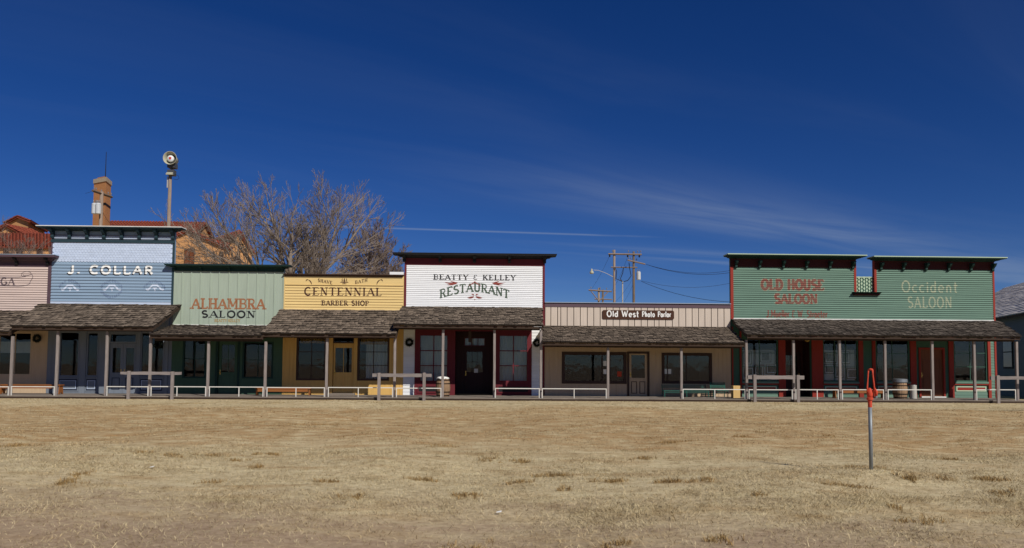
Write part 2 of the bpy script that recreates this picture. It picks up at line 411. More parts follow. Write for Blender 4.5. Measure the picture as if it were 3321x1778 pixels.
# ------------------------------------------------------------------ lettering
def arc(cx, cy, rx, ry, a0, a1, n=10):
    return [(cx + rx * math.cos(R(a0 + (a1 - a0) * i / n)), cy + ry * math.sin(R(a0 + (a1 - a0) * i / n))) for i in range(n + 1)]
def stem(x, top=1.0, bot=0.0): return ('k', [(x, bot), (x, top)])
GLYPH = {
 'A': (.80, [('n', [(.06, 0), (.40, 1)]), ('k', [(.40, 1), (.74, 0)]), ('n', [(.20, .33), (.62, .33)])], [(.06, 0), (.74, 0)]),
 'B': (.72, [stem(.16), ('n', [(.16, 1), (.40, 1)] + arc(.40, .76, .20, .24, 90, -90) + [(.16, .52)]), ('n', [(.16, .52), (.42, .52)] + arc(.42, .26, .24, .26, 90, -90) + [(.16, 0)])], [(.12, 1), (.12, 0)]),
 'C': (.76, [('k', arc(.42, .5, .34, .5, 48, 312, 16))], []),
 'D': (.76, [stem(.16), ('k', [(.16, 1), (.34, 1)] + arc(.34, .5, .34, .5, 90, -90, 12) + [(.16, 0)])], [(.12, 1), (.12, 0)]),
 'E': (.68, [stem(.16), ('n', [(.16, 1), (.60, 1)]), ('n', [(.16, .5), (.46, .5)]), ('n', [(.16, 0), (.63, 0)]), ('n', [(.60, 1), (.60, .84)]), ('n', [(.63, 0), (.63, .18)])], [(.12, 1), (.12, 0)]),
 'G': (.80, [('k', arc(.42, .5, .34, .5, 48, 330, 16)), ('n', [(.48, .44), (.76, .44)]), ('k', [(.72, .44), (.72, .1)])], []),
 'H': (.80, [stem(.16), stem(.64), ('n', [(.16, .5), (.64, .5)])], [(.16, 1), (.16, 0), (.64, 1), (.64, 0)]),
 'I': (.34, [stem(.17)], [(.17, 1), (.17, 0)]),
 'J': (.56, [('k', [(.38, 1), (.38, .26)] + arc(.21, .24, .17, .24, 0, -165, 8))], [(.38, 1)]),
 'K': (.76, [stem(.16), ('n', [(.64, 1), (.18, .42)]), ('k', [(.32, .58), (.66, 0)])], [(.16, 1), (.16, 0), (.64, 1), (.66, 0)]),
 'L': (.64, [stem(.16), ('n', [(.16, 0), (.58, 0)]), ('n', [(.58, 0), (.58, .20)])], [(.16, 1), (.12, 0)]),
 'M': (.96, [('n', [(.14, 0), (.14, 1)]), ('k', [(.14, 1), (.48, .2)]), ('n', [(.48, .2), (.82, 1)]), stem(.82)], [(.14, 1), (.14, 0), (.82, 1), (.82, 0)]),
 'N': (.82, [('n', [(.14, 0), (.14, 1)]), ('k', [(.14, 1), (.68, 0)]), ('n', [(.68, 0), (.68, 1)])], [(.14, 1), (.14, 0), (.68, 1)]),
 'O': (.84, [('k', arc(.42, .5, .34, .5, 0, 360, 22))], []),
 'P': (.70, [stem(.16), ('n', [(.16, 1), (.38, 1)] + arc(.38, .73, .24, .27, 90, -90) + [(.16, .46)])], [(.12, 1), (.16, 0)]),
 'R': (.76, [stem(.16), ('n', [(.16, 1), (.38, 1)] + arc(.38, .75, .22, .25, 90, -90) + [(.16, .5)]), ('k', [(.38, .5), (.66, 0)])], [(.12, 1), (.16, 0), (.66, 0)]),
 'S': (.66, [('k', arc(.34, .75, .23, .25, 35, 270, 10) + arc(.34, .25, .25, .25, 90, -145, 10)[1:])], []),
 'T': (.72, [stem(.36), ('n', [(.06, 1), (.66, 1)]), ('n', [(.06, 1), (.06, .82)]), ('n', [(.66, 1), (.66, .82)])], [(.36, 0)]),
 'U': (.80, [('k', [(.16, 1), (.16, .3)] + arc(.40, .28, .24, .28, 180, 360, 10) + [(.64, 1)])], [(.16, 1), (.64, 1)]),
 'V': (.80, [('k', [(.08, 1), (.42, 0)]), ('n', [(.42, 0), (.72, 1)])], [(.08, 1), (.72, 1)]),
 'W': (1.1, [('k', [(.08, 1), (.32, 0)]), ('n', [(.32, 0), (.54, .9)]), ('k', [(.54, .9), (.76, 0)]), ('n', [(.76, 0), (1.0, 1)])], [(.08, 1), (1.0, 1)]),
 'Y': (.78, [('k', [(.08, 1), (.38, .48)]), ('n', [(.70, 1), (.38, .48)]), ('k', [(.38, .48), (.38, 0)])], [(.08, 1), (.70, 1), (.38, 0)]),
 '&': (.70, [('n', arc(.36, .74, .20, .24, 20, 270, 10)), ('n', arc(.34, .27, .26, .25, 90, 330, 10))], []),
 '.': (.30, [('k', [(.15, .0), (.15, .16)])], []),
 '-': (.40, [('n', [(.08, .45), (.32, .45)])], []),
 ' ': (.42, [], []),
 'a': (.58, [('k', arc(.26, .30, .20, .30, 0, 360, 14)), stem(.47, .6)], []),
 'c': (.54, [('k', arc(.30, .30, .23, .30, 50, 310, 10))], []),
 'd': (.60, [('k', arc(.26, .30, .20, .30, 0, 360, 14)), stem(.47, 1)], []),
 'e': (.58, [('k', arc(.29, .30, .23, .30, 0, 310, 12)), ('n', [(.06, .30), (.52, .30)])], []),
 'h': (.60, [stem(.12, 1), ('k', arc(.29, .38, .17, .22, 180, 0, 8) + [(.46, 0)])], []),
 'i': (.26, [stem(.13, .6), ('k', [(.13, .76), (.13, .88)])], []),
 'l': (.26, [stem(.13, 1)], []),
 'n': (.60, [stem(.12, .6), ('k', arc(.29, .38, .17, .22, 180, 0, 8) + [(.46, 0)])], []),
 'o': (.58, [('k', arc(.29, .30, .22, .30, 0, 360, 16))], []),
 'r': (.44, [stem(.12, .6), ('n', arc(.28, .40, .15, .20, 180, 40, 6))], []),
 's': (.48, [('k', arc(.24, .45, .16, .15, 30, 270, 8) + arc(.24, .15, .17, .15, 90, -150, 8)[1:])], []),
 't': (.42, [('k', [(.18, .95), (.18, .12)] + arc(.28, .12, .10, .12, 180, 290, 5)), ('n', [(.03, .62), (.38, .62)])], []),
 'u': (.60, [('k', [(.12, .6), (.12, .22)] + arc(.29, .22, .17, .22, 180, 360, 8)), stem(.46, .6)], []),
}
def ribbon(pts, w):
    """polyline -> quads of width w with joined corners"""
    out, L = [], len(pts)
    closed = L > 3 and abs(pts[0][0] - pts[-1][0]) < 1e-6 and abs(pts[0][1] - pts[-1][1]) < 1e-6
    sides = []
    for i in range(L):
        a = pts[i - 1] if i else (pts[-2] if closed else pts[0])
        b = pts[i + 1] if i < L - 1 else (pts[1] if closed else pts[-1])
        dx, dy = b[0] - a[0], b[1] - a[1]
        d = math.hypot(dx, dy) or 1
        nx, ny = -dy / d * w / 2, dx / d * w / 2
        sides.append(((pts[i][0] + nx, pts[i][1] + ny), (pts[i][0] - nx, pts[i][1] - ny)))
    for i in range(L - 1):
        out.append([sides[i][0], sides[i][1], sides[i + 1][1], sides[i + 1][0]])
    return out
def clip(poly, ax, v, keep_above):
    out = []
    for i in range(len(poly)):
        p, q = poly[i - 1], poly[i]
        a, b = (p[ax] - v), (q[ax] - v)
        if not keep_above: a, b = -a, -b
        if (a >= 0) != (b >= 0):
            t = a / (a - b); out.append((p[0] + (q[0] - p[0]) * t, p[1] + (q[1] - p[1]) * t))
        if b >= 0: out.append(q)
    return out
class Flat:
    def split(s, poly): return [(poly, lambda x, z: 0.0)]
class Lap:
    """lapped boards: lower edge proud"""
    def __init__(s, z0, h, n, lo=.042, hi=.004): s.z0, s.h, s.n, s.lo, s.hi = z0, h, n, lo, hi
    def split(s, poly):
        zs = [p[1] for p in poly]; out = []
        for k in range(int((min(zs) - s.z0) // s.h), int((max(zs) - s.z0) // s.h) + 1):
            q = clip(clip(poly, 1, s.z0 + k * s.h, True), 1, s.z0 + (k + 1) * s.h, False)
            if len(q) > 2:
                b = s.z0 + k * s.h
                out.append((q, lambda x, z, b=b: -(s.lo + (s.hi - s.lo) * (z - b) / s.h)))
        return out
class Batten:
    """flat boards with proud strips at given x"""
    def __init__(s, xs, w, d): s.xs, s.w, s.d = xs, w, d
    def split(s, poly):
        x0, x1 = min(p[0] for p in poly), max(p[0] for p in poly)
        cuts = sorted([x - s.w / 2 for x in s.xs] + [x + s.w / 2 for x in s.xs])
        cuts = [-1e9] + cuts + [1e9]; out = []
        for i in range(len(cuts) - 1):
            if cuts[i + 1] <= x0 or cuts[i] >= x1: continue
            q = clip(clip(poly, 0, cuts[i], True), 0, cuts[i + 1], False)
            if len(q) > 2: out.append((q, lambda x, z, d=(s.d if i % 2 else 0.0): -d))
        return out
def paint_polys(parent, name, polys, m, surf, y0=0.0, lift=.004, label=None):
    """flat polygons (x, z) painted on a surface that faces the street"""
    b = MB()
    for layer, p in enumerate(polys):
        for q, yf in surf.split(p):
            i = len(b.v)
            b.v += [(x, y0 + yf(x, z) - lift - layer * .00005, z) for x, z in q]
            b.f.append(tuple(range(i, i + len(q))))
    o = b.build(name, m, parent)
    if label: o['label'] = label
    return o
def text_polys(s, x0, x1, z0, z1, thick=.17, thin=.09, serif=.15, space=.08, curve=None, grow=0.0, off=(0, 0), hf=None, tops=True):
    """string fitted to the box; curve(u) lifts a letter by that much, u from -1 to 1; hf(u) scales letter height"""
    hgt = z1 - z0
    total = sum(GLYPH[c][0] for c in s) + space * (len(s) - 1)
    kx = (x1 - x0) / total
    every, cur = [], 0.0
    for c in s:
        polys = []
        w, strokes, serifs = GLYPH[c]
        u = ((cur + w / 2) / total) * 2 - 1
        dz = curve(u) if curve else 0.0
        hh = hgt * (hf(u) if hf else 1.0)
        slope = 0.0
        if curve: slope = (curve(u + .02) - curve(u - .02)) / (.04 * (x1 - x0) / 2)
        t2 = thin
        def P(p, cur=cur, w=w, dz=dz, hh=hh, slope=slope):
            x = x0 + (cur + p[0]) * kx + off[0]
            yy = t2 / 2 + p[1] * (1 - t2)
            return (x, z0 + yy * hh + dz + off[1] + slope * (p[0] - w / 2) * kx)
        for kind, pts in strokes:
            ww = (thick if kind == 'k' else thin) * hgt + grow * 2
            q = [P(p) for p in pts]
            if grow and math.hypot(q[0][0] - q[-1][0], q[0][1] - q[-1][1]) > 1e-4:
                for a, b in ((0, 1), (-1, -2)):
                    dx, dy = q[a][0] - q[b][0], q[a][1] - q[b][1]; d = math.hypot(dx, dy)
                    q[a] = (q[a][0] + dx / d * grow, q[a][1] + dy / d * grow)
            polys += ribbon(q, ww)
        if serif:
            for sx_, sy_ in serifs:
                a, b = P((sx_ - serif, sy_)), P((sx_ + serif, sy_))
                polys += ribbon([(a[0] - grow, a[1]), (b[0] + grow, b[1])], thin * hgt + grow * 2)
        cur += w + space
        if polys: every.append(polys)
    return every
def write(parent, s, box, m, surf, name='lettering', y0=0.0, lift=.004, **kw):
    x0, x1, z0, z1 = box
    one = {'lettering': 'letter', 'arched_lettering': 'arched_letter'}.get(name, name)
    for p in text_polys(s, x0, x1, z0, z1, **kw):
        paint_polys(parent, one, p, m, surf, y0, lift)
def leaf_polys(x, z, L, w, ang, bend=0.0, n=6):
    """a tapering brush stroke"""
    pts = []
    for i in range(n + 1):
        t = i / n; a = ang + bend * t
        pts.append((x + L * t * math.cos(ang + bend * t / 2), z + L * t * math.sin(ang + bend * t / 2), w * math.sin(math.pi * (.08 + .9 * t)) , a))
    out = []
    for i in range(n):
        (xa, za, wa, aa), (xb, zb, wb, ab) = pts[i], pts[i + 1]
        out.append([(xa - math.sin(aa) * wa / 2, za + math.cos(aa) * wa / 2), (xa + math.sin(aa) * wa / 2, za - math.cos(aa) * wa / 2),
                    (xb + math.sin(ab) * wb / 2, zb - math.cos(ab) * wb / 2), (xb - math.sin(ab) * wb / 2, zb + math.cos(ab) * wb / 2)])
    return out

# ------------------------------------------------------------------ building parts (street fronts face -Y)
def wall_holes(b, name, m, x0, x1, z0, z1, holes, y0=0.0, y1=.14):
    """one wall slab with real openings"""
    xs = sorted({x0, x1, *[h[0] for h in holes], *[h[1] for h in holes]})
    zs = sorted({z0, z1, *[h[2] for h in holes], *[h[3] for h in holes]})
    xs = [x for x in xs if x0 <= x <= x1]; zs = [z for z in zs if z0 <= z <= z1]
    nx, nz = len(xs) - 1, len(zs) - 1
    def solid(i, j):
        if not (0 <= i < nx and 0 <= j < nz): return False
        cx, cz = (xs[i] + xs[i + 1]) / 2, (zs[j] + zs[j + 1]) / 2
        return not any(h[0] < cx < h[1] and h[2] < cz < h[3] for h in holes)
    B = MB()
    for i in range(nx):
        for j in range(nz):
            if not solid(i, j): continue
            a, c, d, e = xs[i], xs[i + 1], zs[j], zs[j + 1]
            B.quad((a, y0, d), (c, y0, d), (c, y0, e), (a, y0, e))
            B.quad((c, y1, d), (a, y1, d), (a, y1, e), (c, y1, e))
            if not solid(i - 1, j): B.quad((a, y1, d), (a, y0, d), (a, y0, e), (a, y1, e))
            if not solid(i + 1, j): B.quad((c, y0, d), (c, y1, d), (c, y1, e), (c, y0, e))
            if not solid(i, j - 1): B.quad((a, y1, d), (c, y1, d), (c, y0, d), (a, y0, d))
            if not solid(i, j + 1): B.quad((a, y0, e), (c, y0, e), (c, y1, e), (a, y1, e))
    return B.build(name, m, b)
def bx(b, name, m, x0, x1, y0, y1, z0, z1):
    return MB().box(x0, x1, y0, y1, z0, z1).build(name, m, b)
def lap_mesh(name, m, w, h, lo=.042, hi=.004):
    B = MB()
    B.v = [(0, -lo, 0), (w, -lo, 0), (w, .0, 0), (0, .0, 0), (0, -hi, h), (w, -hi, h), (w, .0, h), (0, .0, h)]
    B.f = [(0, 3, 2, 1), (4, 5, 6, 7), (0, 1, 5, 4), (1, 2, 6, 5), (2, 3, 7, 6), (3, 0, 4, 7)]
    return B.mesh(name, m)
def clapboards(parent, m, x0, x1, z0, z1, n, y=0.0, lo=.042, notch=None):
    """n boards from z0 to z1, each an object; returns the surface for lettering. notch=(xa, xb, zn): boards above zn stop short of that gap"""
    h = (z1 - z0) / n; cache = {}
    def lay(xa, xb, z):
        w = round(xb - xa, 4)
        if w not in cache: cache[w] = lap_mesh('clapboard', m, w, h + .004, lo)
        piece('clapboard', cache[w], parent, (xa, y - random.uniform(.0, .0025), z))
    for k in range(n):
        z = z0 + k * h
        spans = [(x0, x1)]
        if notch and z + h > notch[2] + .01: spans = [(x0, notch[0]), (notch[1], x1)]
        for xa, xb in spans:
            if random.random() < .45 and xb - xa > 3:
                j = xa + (xb - xa) * random.choice((.3, .42, .55, .68)); lay(xa, j - .002, z); lay(j + .002, xb, z)
            else: lay(xa, xb, z)
    return Lap(z0, h, n, lo)
def bracket_mesh(name, m, w, d, h):
    prof = [(0, 0), (-.25 * d, .02 * h), (-.38 * d, .18 * h), (-.34 * d, .36 * h), (-.52 * d, .50 * h), (-.82 * d, .62 * h), (-d, .78 * h), (-d, h), (0, h)]
    B = MB().prism(prof, 'x', -w / 2, w / 2)
    B.box(-w * .66, w * .66, -d * 1.06, 0, h * .90, h * 1.0)
    return B.mesh(name, m)
def cornice(b, m, x0, x1, z0, z1, proj, ret=None, cap=None, capm=None):
    """projecting moulded top with mitred ends: bottom z0, top z1"""
    if ret is None: ret = proj
    h = z1 - z0
    steps = [(0.10, 0.0), (.16, .22), (.45, .34), (.55, .62), (1.0, .72), (1.0, 1.0)]
    B = MB()
    for k, (p, t) in enumerate(steps):
        B.v += [(x0 - p * ret, .10, z0 + t * h), (x0 - p * ret, -p * proj, z0 + t * h), (x1 + p * ret, -p * proj, z0 + t * h), (x1 + p * ret, .10, z0 + t * h)]
    n = len(steps)
    for k in range(n - 1):
        for q in range(4):
            a, c = 4 * k + q, 4 * k + (q + 1) % 4
            B.f.append((a, a + 4, c + 4, c)[::-1])
    B.f.append((3, 2, 1, 0)[::-1]); B.f.append((4 * n - 4, 4 * n - 3, 4 * n - 2, 4 * n - 1))
    o = B.build('cornice', m, b)
    if cap:
        C = MB().box(x0 - ret - .02, x1 + ret + .02, -proj - .02, .12, z1 + .001, z1 + cap)
        C.build('cornice_cap', capm or m, o)
    return o
def body(b, x0, x1, z1, depth, m, back_z=None, roofm='flat_roof'):
    """side walls, back wall, floor, ceiling and roof behind a false front"""
    x0 += .01; x1 -= .01; y0 = .145; bz = (back_z or z1 - .5)
    B = MB()
    B.box(x0, x0 + .12, y0, depth, .0, bz); B.box(x1 - .12, x1, y0, depth, .0, bz); B.box(x0 + .121, x1 - .121, depth - .12, depth, .0, bz)
    B.build('side_and_back_wall', m, b)
    I = MB()
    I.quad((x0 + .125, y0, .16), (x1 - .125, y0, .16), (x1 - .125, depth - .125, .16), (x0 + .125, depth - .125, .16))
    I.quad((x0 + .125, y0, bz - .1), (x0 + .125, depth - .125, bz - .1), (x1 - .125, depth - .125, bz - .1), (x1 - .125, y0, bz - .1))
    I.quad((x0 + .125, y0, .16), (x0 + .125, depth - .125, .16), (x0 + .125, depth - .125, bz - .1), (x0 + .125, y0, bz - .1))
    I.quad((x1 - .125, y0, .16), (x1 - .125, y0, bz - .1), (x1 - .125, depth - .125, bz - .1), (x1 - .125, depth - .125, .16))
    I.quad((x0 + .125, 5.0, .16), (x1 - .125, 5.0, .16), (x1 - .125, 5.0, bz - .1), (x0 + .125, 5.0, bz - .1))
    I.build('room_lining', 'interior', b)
    P = MB().prism([(y0, bz + .30), (depth + .3, bz + .02), (depth + .3, bz + .10), (y0, bz + .38)], 'x', x0 - .004, x1 + .004)
    P.build('roof', roofm, b)
def window(b, rect, cols, rows, fm, frame=.07, mw=.03, y=0.02, glass='glass', cols_at=None, rows_at=None, depth=.09, proud=.03):
    """rect is the opening; frame sits in it, panes are pieces"""
    x0, x1, z0, z1 = rect
    F = MB(); ya, yb = y - proud, y + depth
    F.box(x0, x0 + frame, ya, yb, z0, z1); F.box(x1 - frame, x1, ya, yb, z0, z1)
    F.box(x0 + frame, x1 - frame, ya, yb, z1 - frame, z1); F.box(x0 + frame, x1 - frame, ya, yb, z0, z0 + frame)
    w = F.build('window', fm, b)
    gx0, gx1, gz0, gz1 = x0 + frame, x1 - frame, z0 + frame, z1 - frame
    cx = [gx0] + (cols_at or [gx0 + (gx1 - gx0) * i / cols for i in range(1, cols)]) + [gx1]
    cz = [gz0] + (rows_at or [gz0 + (gz1 - gz0) * i / rows for i in range(1, rows)]) + [gz1]
    for i in range(1, len(cx) - 1): bx(w, 'glazing_bar', fm, cx[i] - mw / 2, cx[i] + mw / 2, y + .005, y + .05, gz0, gz1)
    for j in range(1, len(cz) - 1):
        for i in range(len(cx) - 1):
            bx(w, 'glazing_bar', fm, cx[i] + (mw / 2 if i else 0), cx[i + 1] - (mw / 2 if i < len(cx) - 2 else 0), y + .005, y + .05, cz[j] - mw / 2, cz[j] + mw / 2)
    for i in range(len(cx) - 1):
        for j in range(len(cz) - 1):
            P = MB().box(cx[i] + (mw / 2 if i else 0) - .004, cx[i + 1] - (mw / 2 if i < len(cx) - 2 else 0) + .004, y + .022, y + .027,
                         cz[j] + (mw / 2 if j else 0) - .004, cz[j + 1] - (mw / 2 if j < len(cz) - 2 else 0) + .004)
            P.build('pane', glass, w)
    return w
def curtain(parent, x0, x1, z0, z1, y, m='curtain', waves=9, amp=.02, name='curtain'):
    B = MB(); n = waves * 6
    for i in range(n + 1):
        x = x0 + (x1 - x0) * i / n; yy = y + amp * math.sin(2 * math.pi * waves * i / n) + amp * .4 * math.sin(7.3 * i)
        B.v += [(x, yy, z0), (x, yy, z1)]
    for i in range(n): B.f.append((2 * i, 2 * i + 2, 2 * i + 3, 2 * i + 1))
    return B.build(name, m, parent, smooth=True)
def door(b, rect, m, y=.02, glass=None, cols=1, rows=1, panels=(), panelm=None, handle='left', rowm=None, swing=.05):
    """leaf with stiles and rails, optional light, panels (rects) below"""
    x0, x1, z0, z1 = rect
    holes = [glass] if glass else []
    d = wall_holes(b, 'door', m, x0, x1, z0, z1, holes, y, y + .05)
    if glass:
        gx0, gx1, gz0, gz1 = glass
        for i in range(cols):
            for j in range(rows):
                a, c = gx0 + (gx1 - gx0) * i / cols, gx0 + (gx1 - gx0) * (i + 1) / cols
                e, f = gz0 + (gz1 - gz0) * j / rows, gz0 + (gz1 - gz0) * (j + 1) / rows
                bx(d, 'pane', 'glass', a + .002, c - .002, y + .022, y + .027, e + .002, f - .002)
        for i in range(1, cols):
            a = gx0 + (gx1 - gx0) * i / cols; bx(d, 'glazing_bar', m, a - .012, a + .012, y + .006, y + .045, gz0, gz1)
        for j in range(1, rows):
            e = gz0 + (gz1 - gz0) * j / rows; bx(d, 'glazing_bar', m, gx0, gx1, y + .008, y + .043, e - .012, e + .012)
    for p in panels:
        F = MB(); a, c, e, f = p; t = .028
        F.box(a, c, y - .012, y, e, e + t); F.box(a, c, y - .012, y, f - t, f); F.box(a, a + t, y - .0125, y, e + t, f - t); F.box(c - t, c, y - .0125, y, e + t, f - t)
        F.build('panel_moulding', panelm or m, d)
        bx(d, 'panel', m, a + t * 1.6, c - t * 1.6, y - .008, y, e + t * 1.6, f - t * 1.6)
    hx = x0 + .07 if handle == 'left' else x1 - .07
    Hh = MB().lathe((hx, y - .045, z0 + .98), [(.012, .045), (.012, .02), (.03, .012), (.034, -.01), (.018, -.024)], 10, axis='y')
    Hh.box(hx - .02, hx + .02, y - .006, y, z0 + .88, z0 + 1.10)
    Hh.build('handle', 'brass', d)
    return d
def molded_panel(b, rect, m, edge, y=0.0, t=.04, d=.02, name='kick_panel'):
    x0, x1, z0, z1 = rect
    p = bx(b, name, m, x0 + t, x1 - t, y - d * .4, y + .01, z0 + t, z1 - t)
    F = MB()
    F.box(x0, x1, y - d, y + .01, z0, z0 + t); F.box(x0, x1, y - d, y + .01, z1 - t, z1)
    F.box(x0, x0 + t, y - d, y + .01, z0 + t, z1 - t); F.box(x1 - t, x1, y - d, y + .01, z0 + t, z1 - t)
    F.build('moulding', edge, p)
    return p

SHAKES = {}
def shake_mesh(m, k):
    if (m, k) not in SHAKES:
        w = (.12, .15, .18, .21, .24)[k]; L = .50; t = (.060, .050, .068, .056, .046)[k]
        B = MB(); j = [random.uniform(-.012, .012) for _ in range(3)]
        B.v = [(-w / 2, 0 + j[0], 0), (0, j[1], 0), (w / 2, 0 + j[2], 0), (-w / 2, j[0], t), (0, j[1], t * 1.08), (w / 2, j[2], t * .9),
               (-w / 2, L, 0), (w / 2, L, 0), (-w / 2, L, .006), (w / 2, L, .006)]
        B.f = [(0, 1, 4, 3), (1, 2, 5, 4), (3, 4, 8), (4, 5, 9), (4, 9, 8), (0, 3, 8, 6), (2, 7, 9, 5), (6, 8, 9, 7), (0, 6, 7, 2, 1)]
        me_ = B.mesh('shingle', m); me_.materials.append(MATS['shake_end'])
        for q in (0, 1, 5, 6): me_.polygons[q].material_index = 1
        SHAKES[(m, k)] = me_
    return SHAKES[(m, k)]
WID = (.12, .15, .18, .21, .24)
EAVE_Y = -2.72
POST_Y = -2.42
def porch(b, top, eave, rows=11, m='shingle', most=300, overs=0.0, yt=-.035):
    """top=(xl, xr, z) at the wall, eave=(xl, xr, z) at the street edge: deck, fascia, rake boards, rafters and laid shakes"""
    (tl, tr, zt), (el, er, ze) = top, eave
    run = yt - EAVE_Y; L = math.hypot(run, zt - ze); a = math.atan2(zt - ze, run)
    nrm = Vector((0, -math.sin(a), math.cos(a))); up = Vector((0, math.cos(a), math.sin(a)))
    th = .045
    D = MB()
    T = [(el, EAVE_Y, ze), (er, EAVE_Y, ze), (tr, yt, zt), (tl, yt, zt)]
    Bt = [tuple(Vector(p) - nrm * th) for p in T]
    D.v = T + Bt
    D.f = [(0, 1, 2, 3), (7, 6, 5, 4), (4, 5, 1, 0), (5, 6, 2, 1), (6, 7, 3, 2), (7, 4, 0, 3)]
    deck = D.build('porch_roof', 'roof_under', b)
    bx(deck, 'fascia', 'dark_wood', el + .03, er - .03, EAVE_Y + .03, EAVE_Y + .055, ze - .14, ze - .05)
    for xa, xb in ((el, tl), (er, tr)):
        s = 1 if xa == el else -1
        G = MB()
        p0, p1 = Vector((xa, EAVE_Y + .02, ze - .025)), Vector((xb, yt, zt - .025))
        w = Vector((s * .03, 0, 0)); dn = Vector((0, 0, -.14))
        G.v = [tuple(p) for p in (p0, p0 + w, p1 + w, p1, p0 + dn, p0 + w + dn, p1 + w + dn, p1 + dn)]
        G.f = [(0, 1, 2, 3), (7, 6, 5, 4), (4, 5, 1, 0), (5, 6, 2, 1), (6, 7, 3, 2), (7, 4, 0, 3)]
        G.build('rake_board', 'dark_wood', deck)
    nr = max(3, int((er - el) / 1.1))
    for i in range(1, nr):
        t = i / nr; xa, xb = el + (er - el) * t, tl + (tr - tl) * t
        p0, p1 = Vector((xa, EAVE_Y + .06, ze - .048)) , Vector((xb, yt, zt - .048))
        G = MB(); w = Vector((.04, 0, 0)); dn = Vector((0, 0, -.10))
        G.v = [tuple(p) for p in (p0 - w / 2, p0 + w / 2, p1 + w / 2, p1 - w / 2, p0 - w / 2 + dn, p0 + w / 2 + dn, p1 + w / 2 + dn, p1 - w / 2 + dn)]
        G.f = [(0, 1, 2, 3), (7, 6, 5, 4), (4, 5, 1, 0), (5, 6, 2, 1), (6, 7, 3, 2), (7, 4, 0, 3)]
        G.build('rafter', 'roof_under', deck)
    e = L / rows; cnt = 0; rest = MB(); rest.mi = []
    for r in range(rows):
        v = r * e
        xl, xr = el + (tl - el) * (v / L), er + (tr - er) * (v / L)
        x = xl + random.uniform(-.06, .02)
        while x < xr - .05:
            k = random.randrange(5); w = WID[k]
            if x + w > xr + .06: k = 0; w = WID[0]
            c = Vector((x + w / 2, EAVE_Y, ze)) + up * (v - .05 + random.uniform(-.025, .025)) + nrm * (.004 + random.uniform(0, .012))
            ln = 1.0 if v + .5 < L else max(.3, (L - v + .04) / .5)
            rot = (a + random.uniform(-.02, .015), random.uniform(-.03, .03), random.uniform(-.02, .02))
            if cnt < most:
                piece('shingle', shake_mesh(m, k), deck, c, rot, (1, ln, 1)); cnt += 1
            else:
                me = shake_mesh(m, k); M = Matrix.Translation(c) @ Matrix.Rotation(rot[2], 4, 'Z') @ Matrix.Rotation(rot[1], 4, 'Y') @ Matrix.Rotation(rot[0], 4, 'X')
                i0 = len(rest.v)
                rest.v += [tuple(M @ Vector((p.co.x, p.co.y * ln, p.co.z))) for p in me.vertices]
                rest.mi += [p.material_index for p in me.polygons]
                rest.f += [tuple(i0 + q for q in p.vertices) for p in me.polygons]
            x += w + random.uniform(.006, .018)
    if rest.v:
        o = rest.build('upper_shingles', m, deck); o['kind'] = 'stuff'
        o.data.materials.append(MATS['shake_end']); o.data.polygons.foreach_set('material_index', rest.mi)
    return deck
def post(b, px_top, px_bot, py_mid, ztop, w=.108, z0=.12):
    xt, xb = UX(px_top, 1095, POST_Y), UX(px_bot, 1285, POST_Y)
    x = (xt + xb) / 2; lean = 0.35 * (xt - xb)
    B = MB(); h = w / 2; c = .012
    ring = [(-h + c, -h), (h - c, -h), (h, -h + c), (h, h - c), (h - c, h), (-h + c, h), (-h, h - c), (-h, -h + c)]
    for z, dx in ((z0, -lean / 2), ((z0 + ztop) / 2, random.uniform(-.01, .01)), (ztop, lean / 2)):
        B.v += [(x + dx + p[0], POST_Y + p[1], z) for p in ring]
    for k in range(2):
        for q in range(8):
            i, j = k * 8 + q, k * 8 + (q + 1) % 8
            B.f.append((i, j, j + 8, i + 8))
    B.f.append(tuple(range(7, -1, -1))); B.f.append(tuple(range(16, 24)))
    return B.build('porch_post', 'post_wood', b)
def beam(b, x0, x1, z, name='porch_beam'):
    return bx(b, name, 'dark_wood', x0, x1, POST_Y - .05, POST_Y + .05, z, z + .14)
def low_rail(label, px0, px1, mids=(), py=1253):
    """thin white rail on short legs at the boardwalk's edge"""
    y = -2.60
    x0, x1 = UX(px0, 1270, y), UX(px1, 1270, y); zt = UZ((px0 + px1) / 2, py, y)
    t = thing('low_rail', label, 'rail', ((x0 + x1) / 2, y, .0), 'low white rails along the boardwalk')
    r = .018
    B = MB().box(x0 - r, x1 + r, y - r, y + r, zt - 2 * r, zt); B.build('rail', 'rail_white', t)
    for xm in [x0, x1] + [UX(p, 1270, y) for p in mids]:
        MB().box(xm - r * .9, xm + r * .9, y - r * .9, y + r * .9, .0, zt - 2 * r).build('leg', 'rail_white', t)
    return t
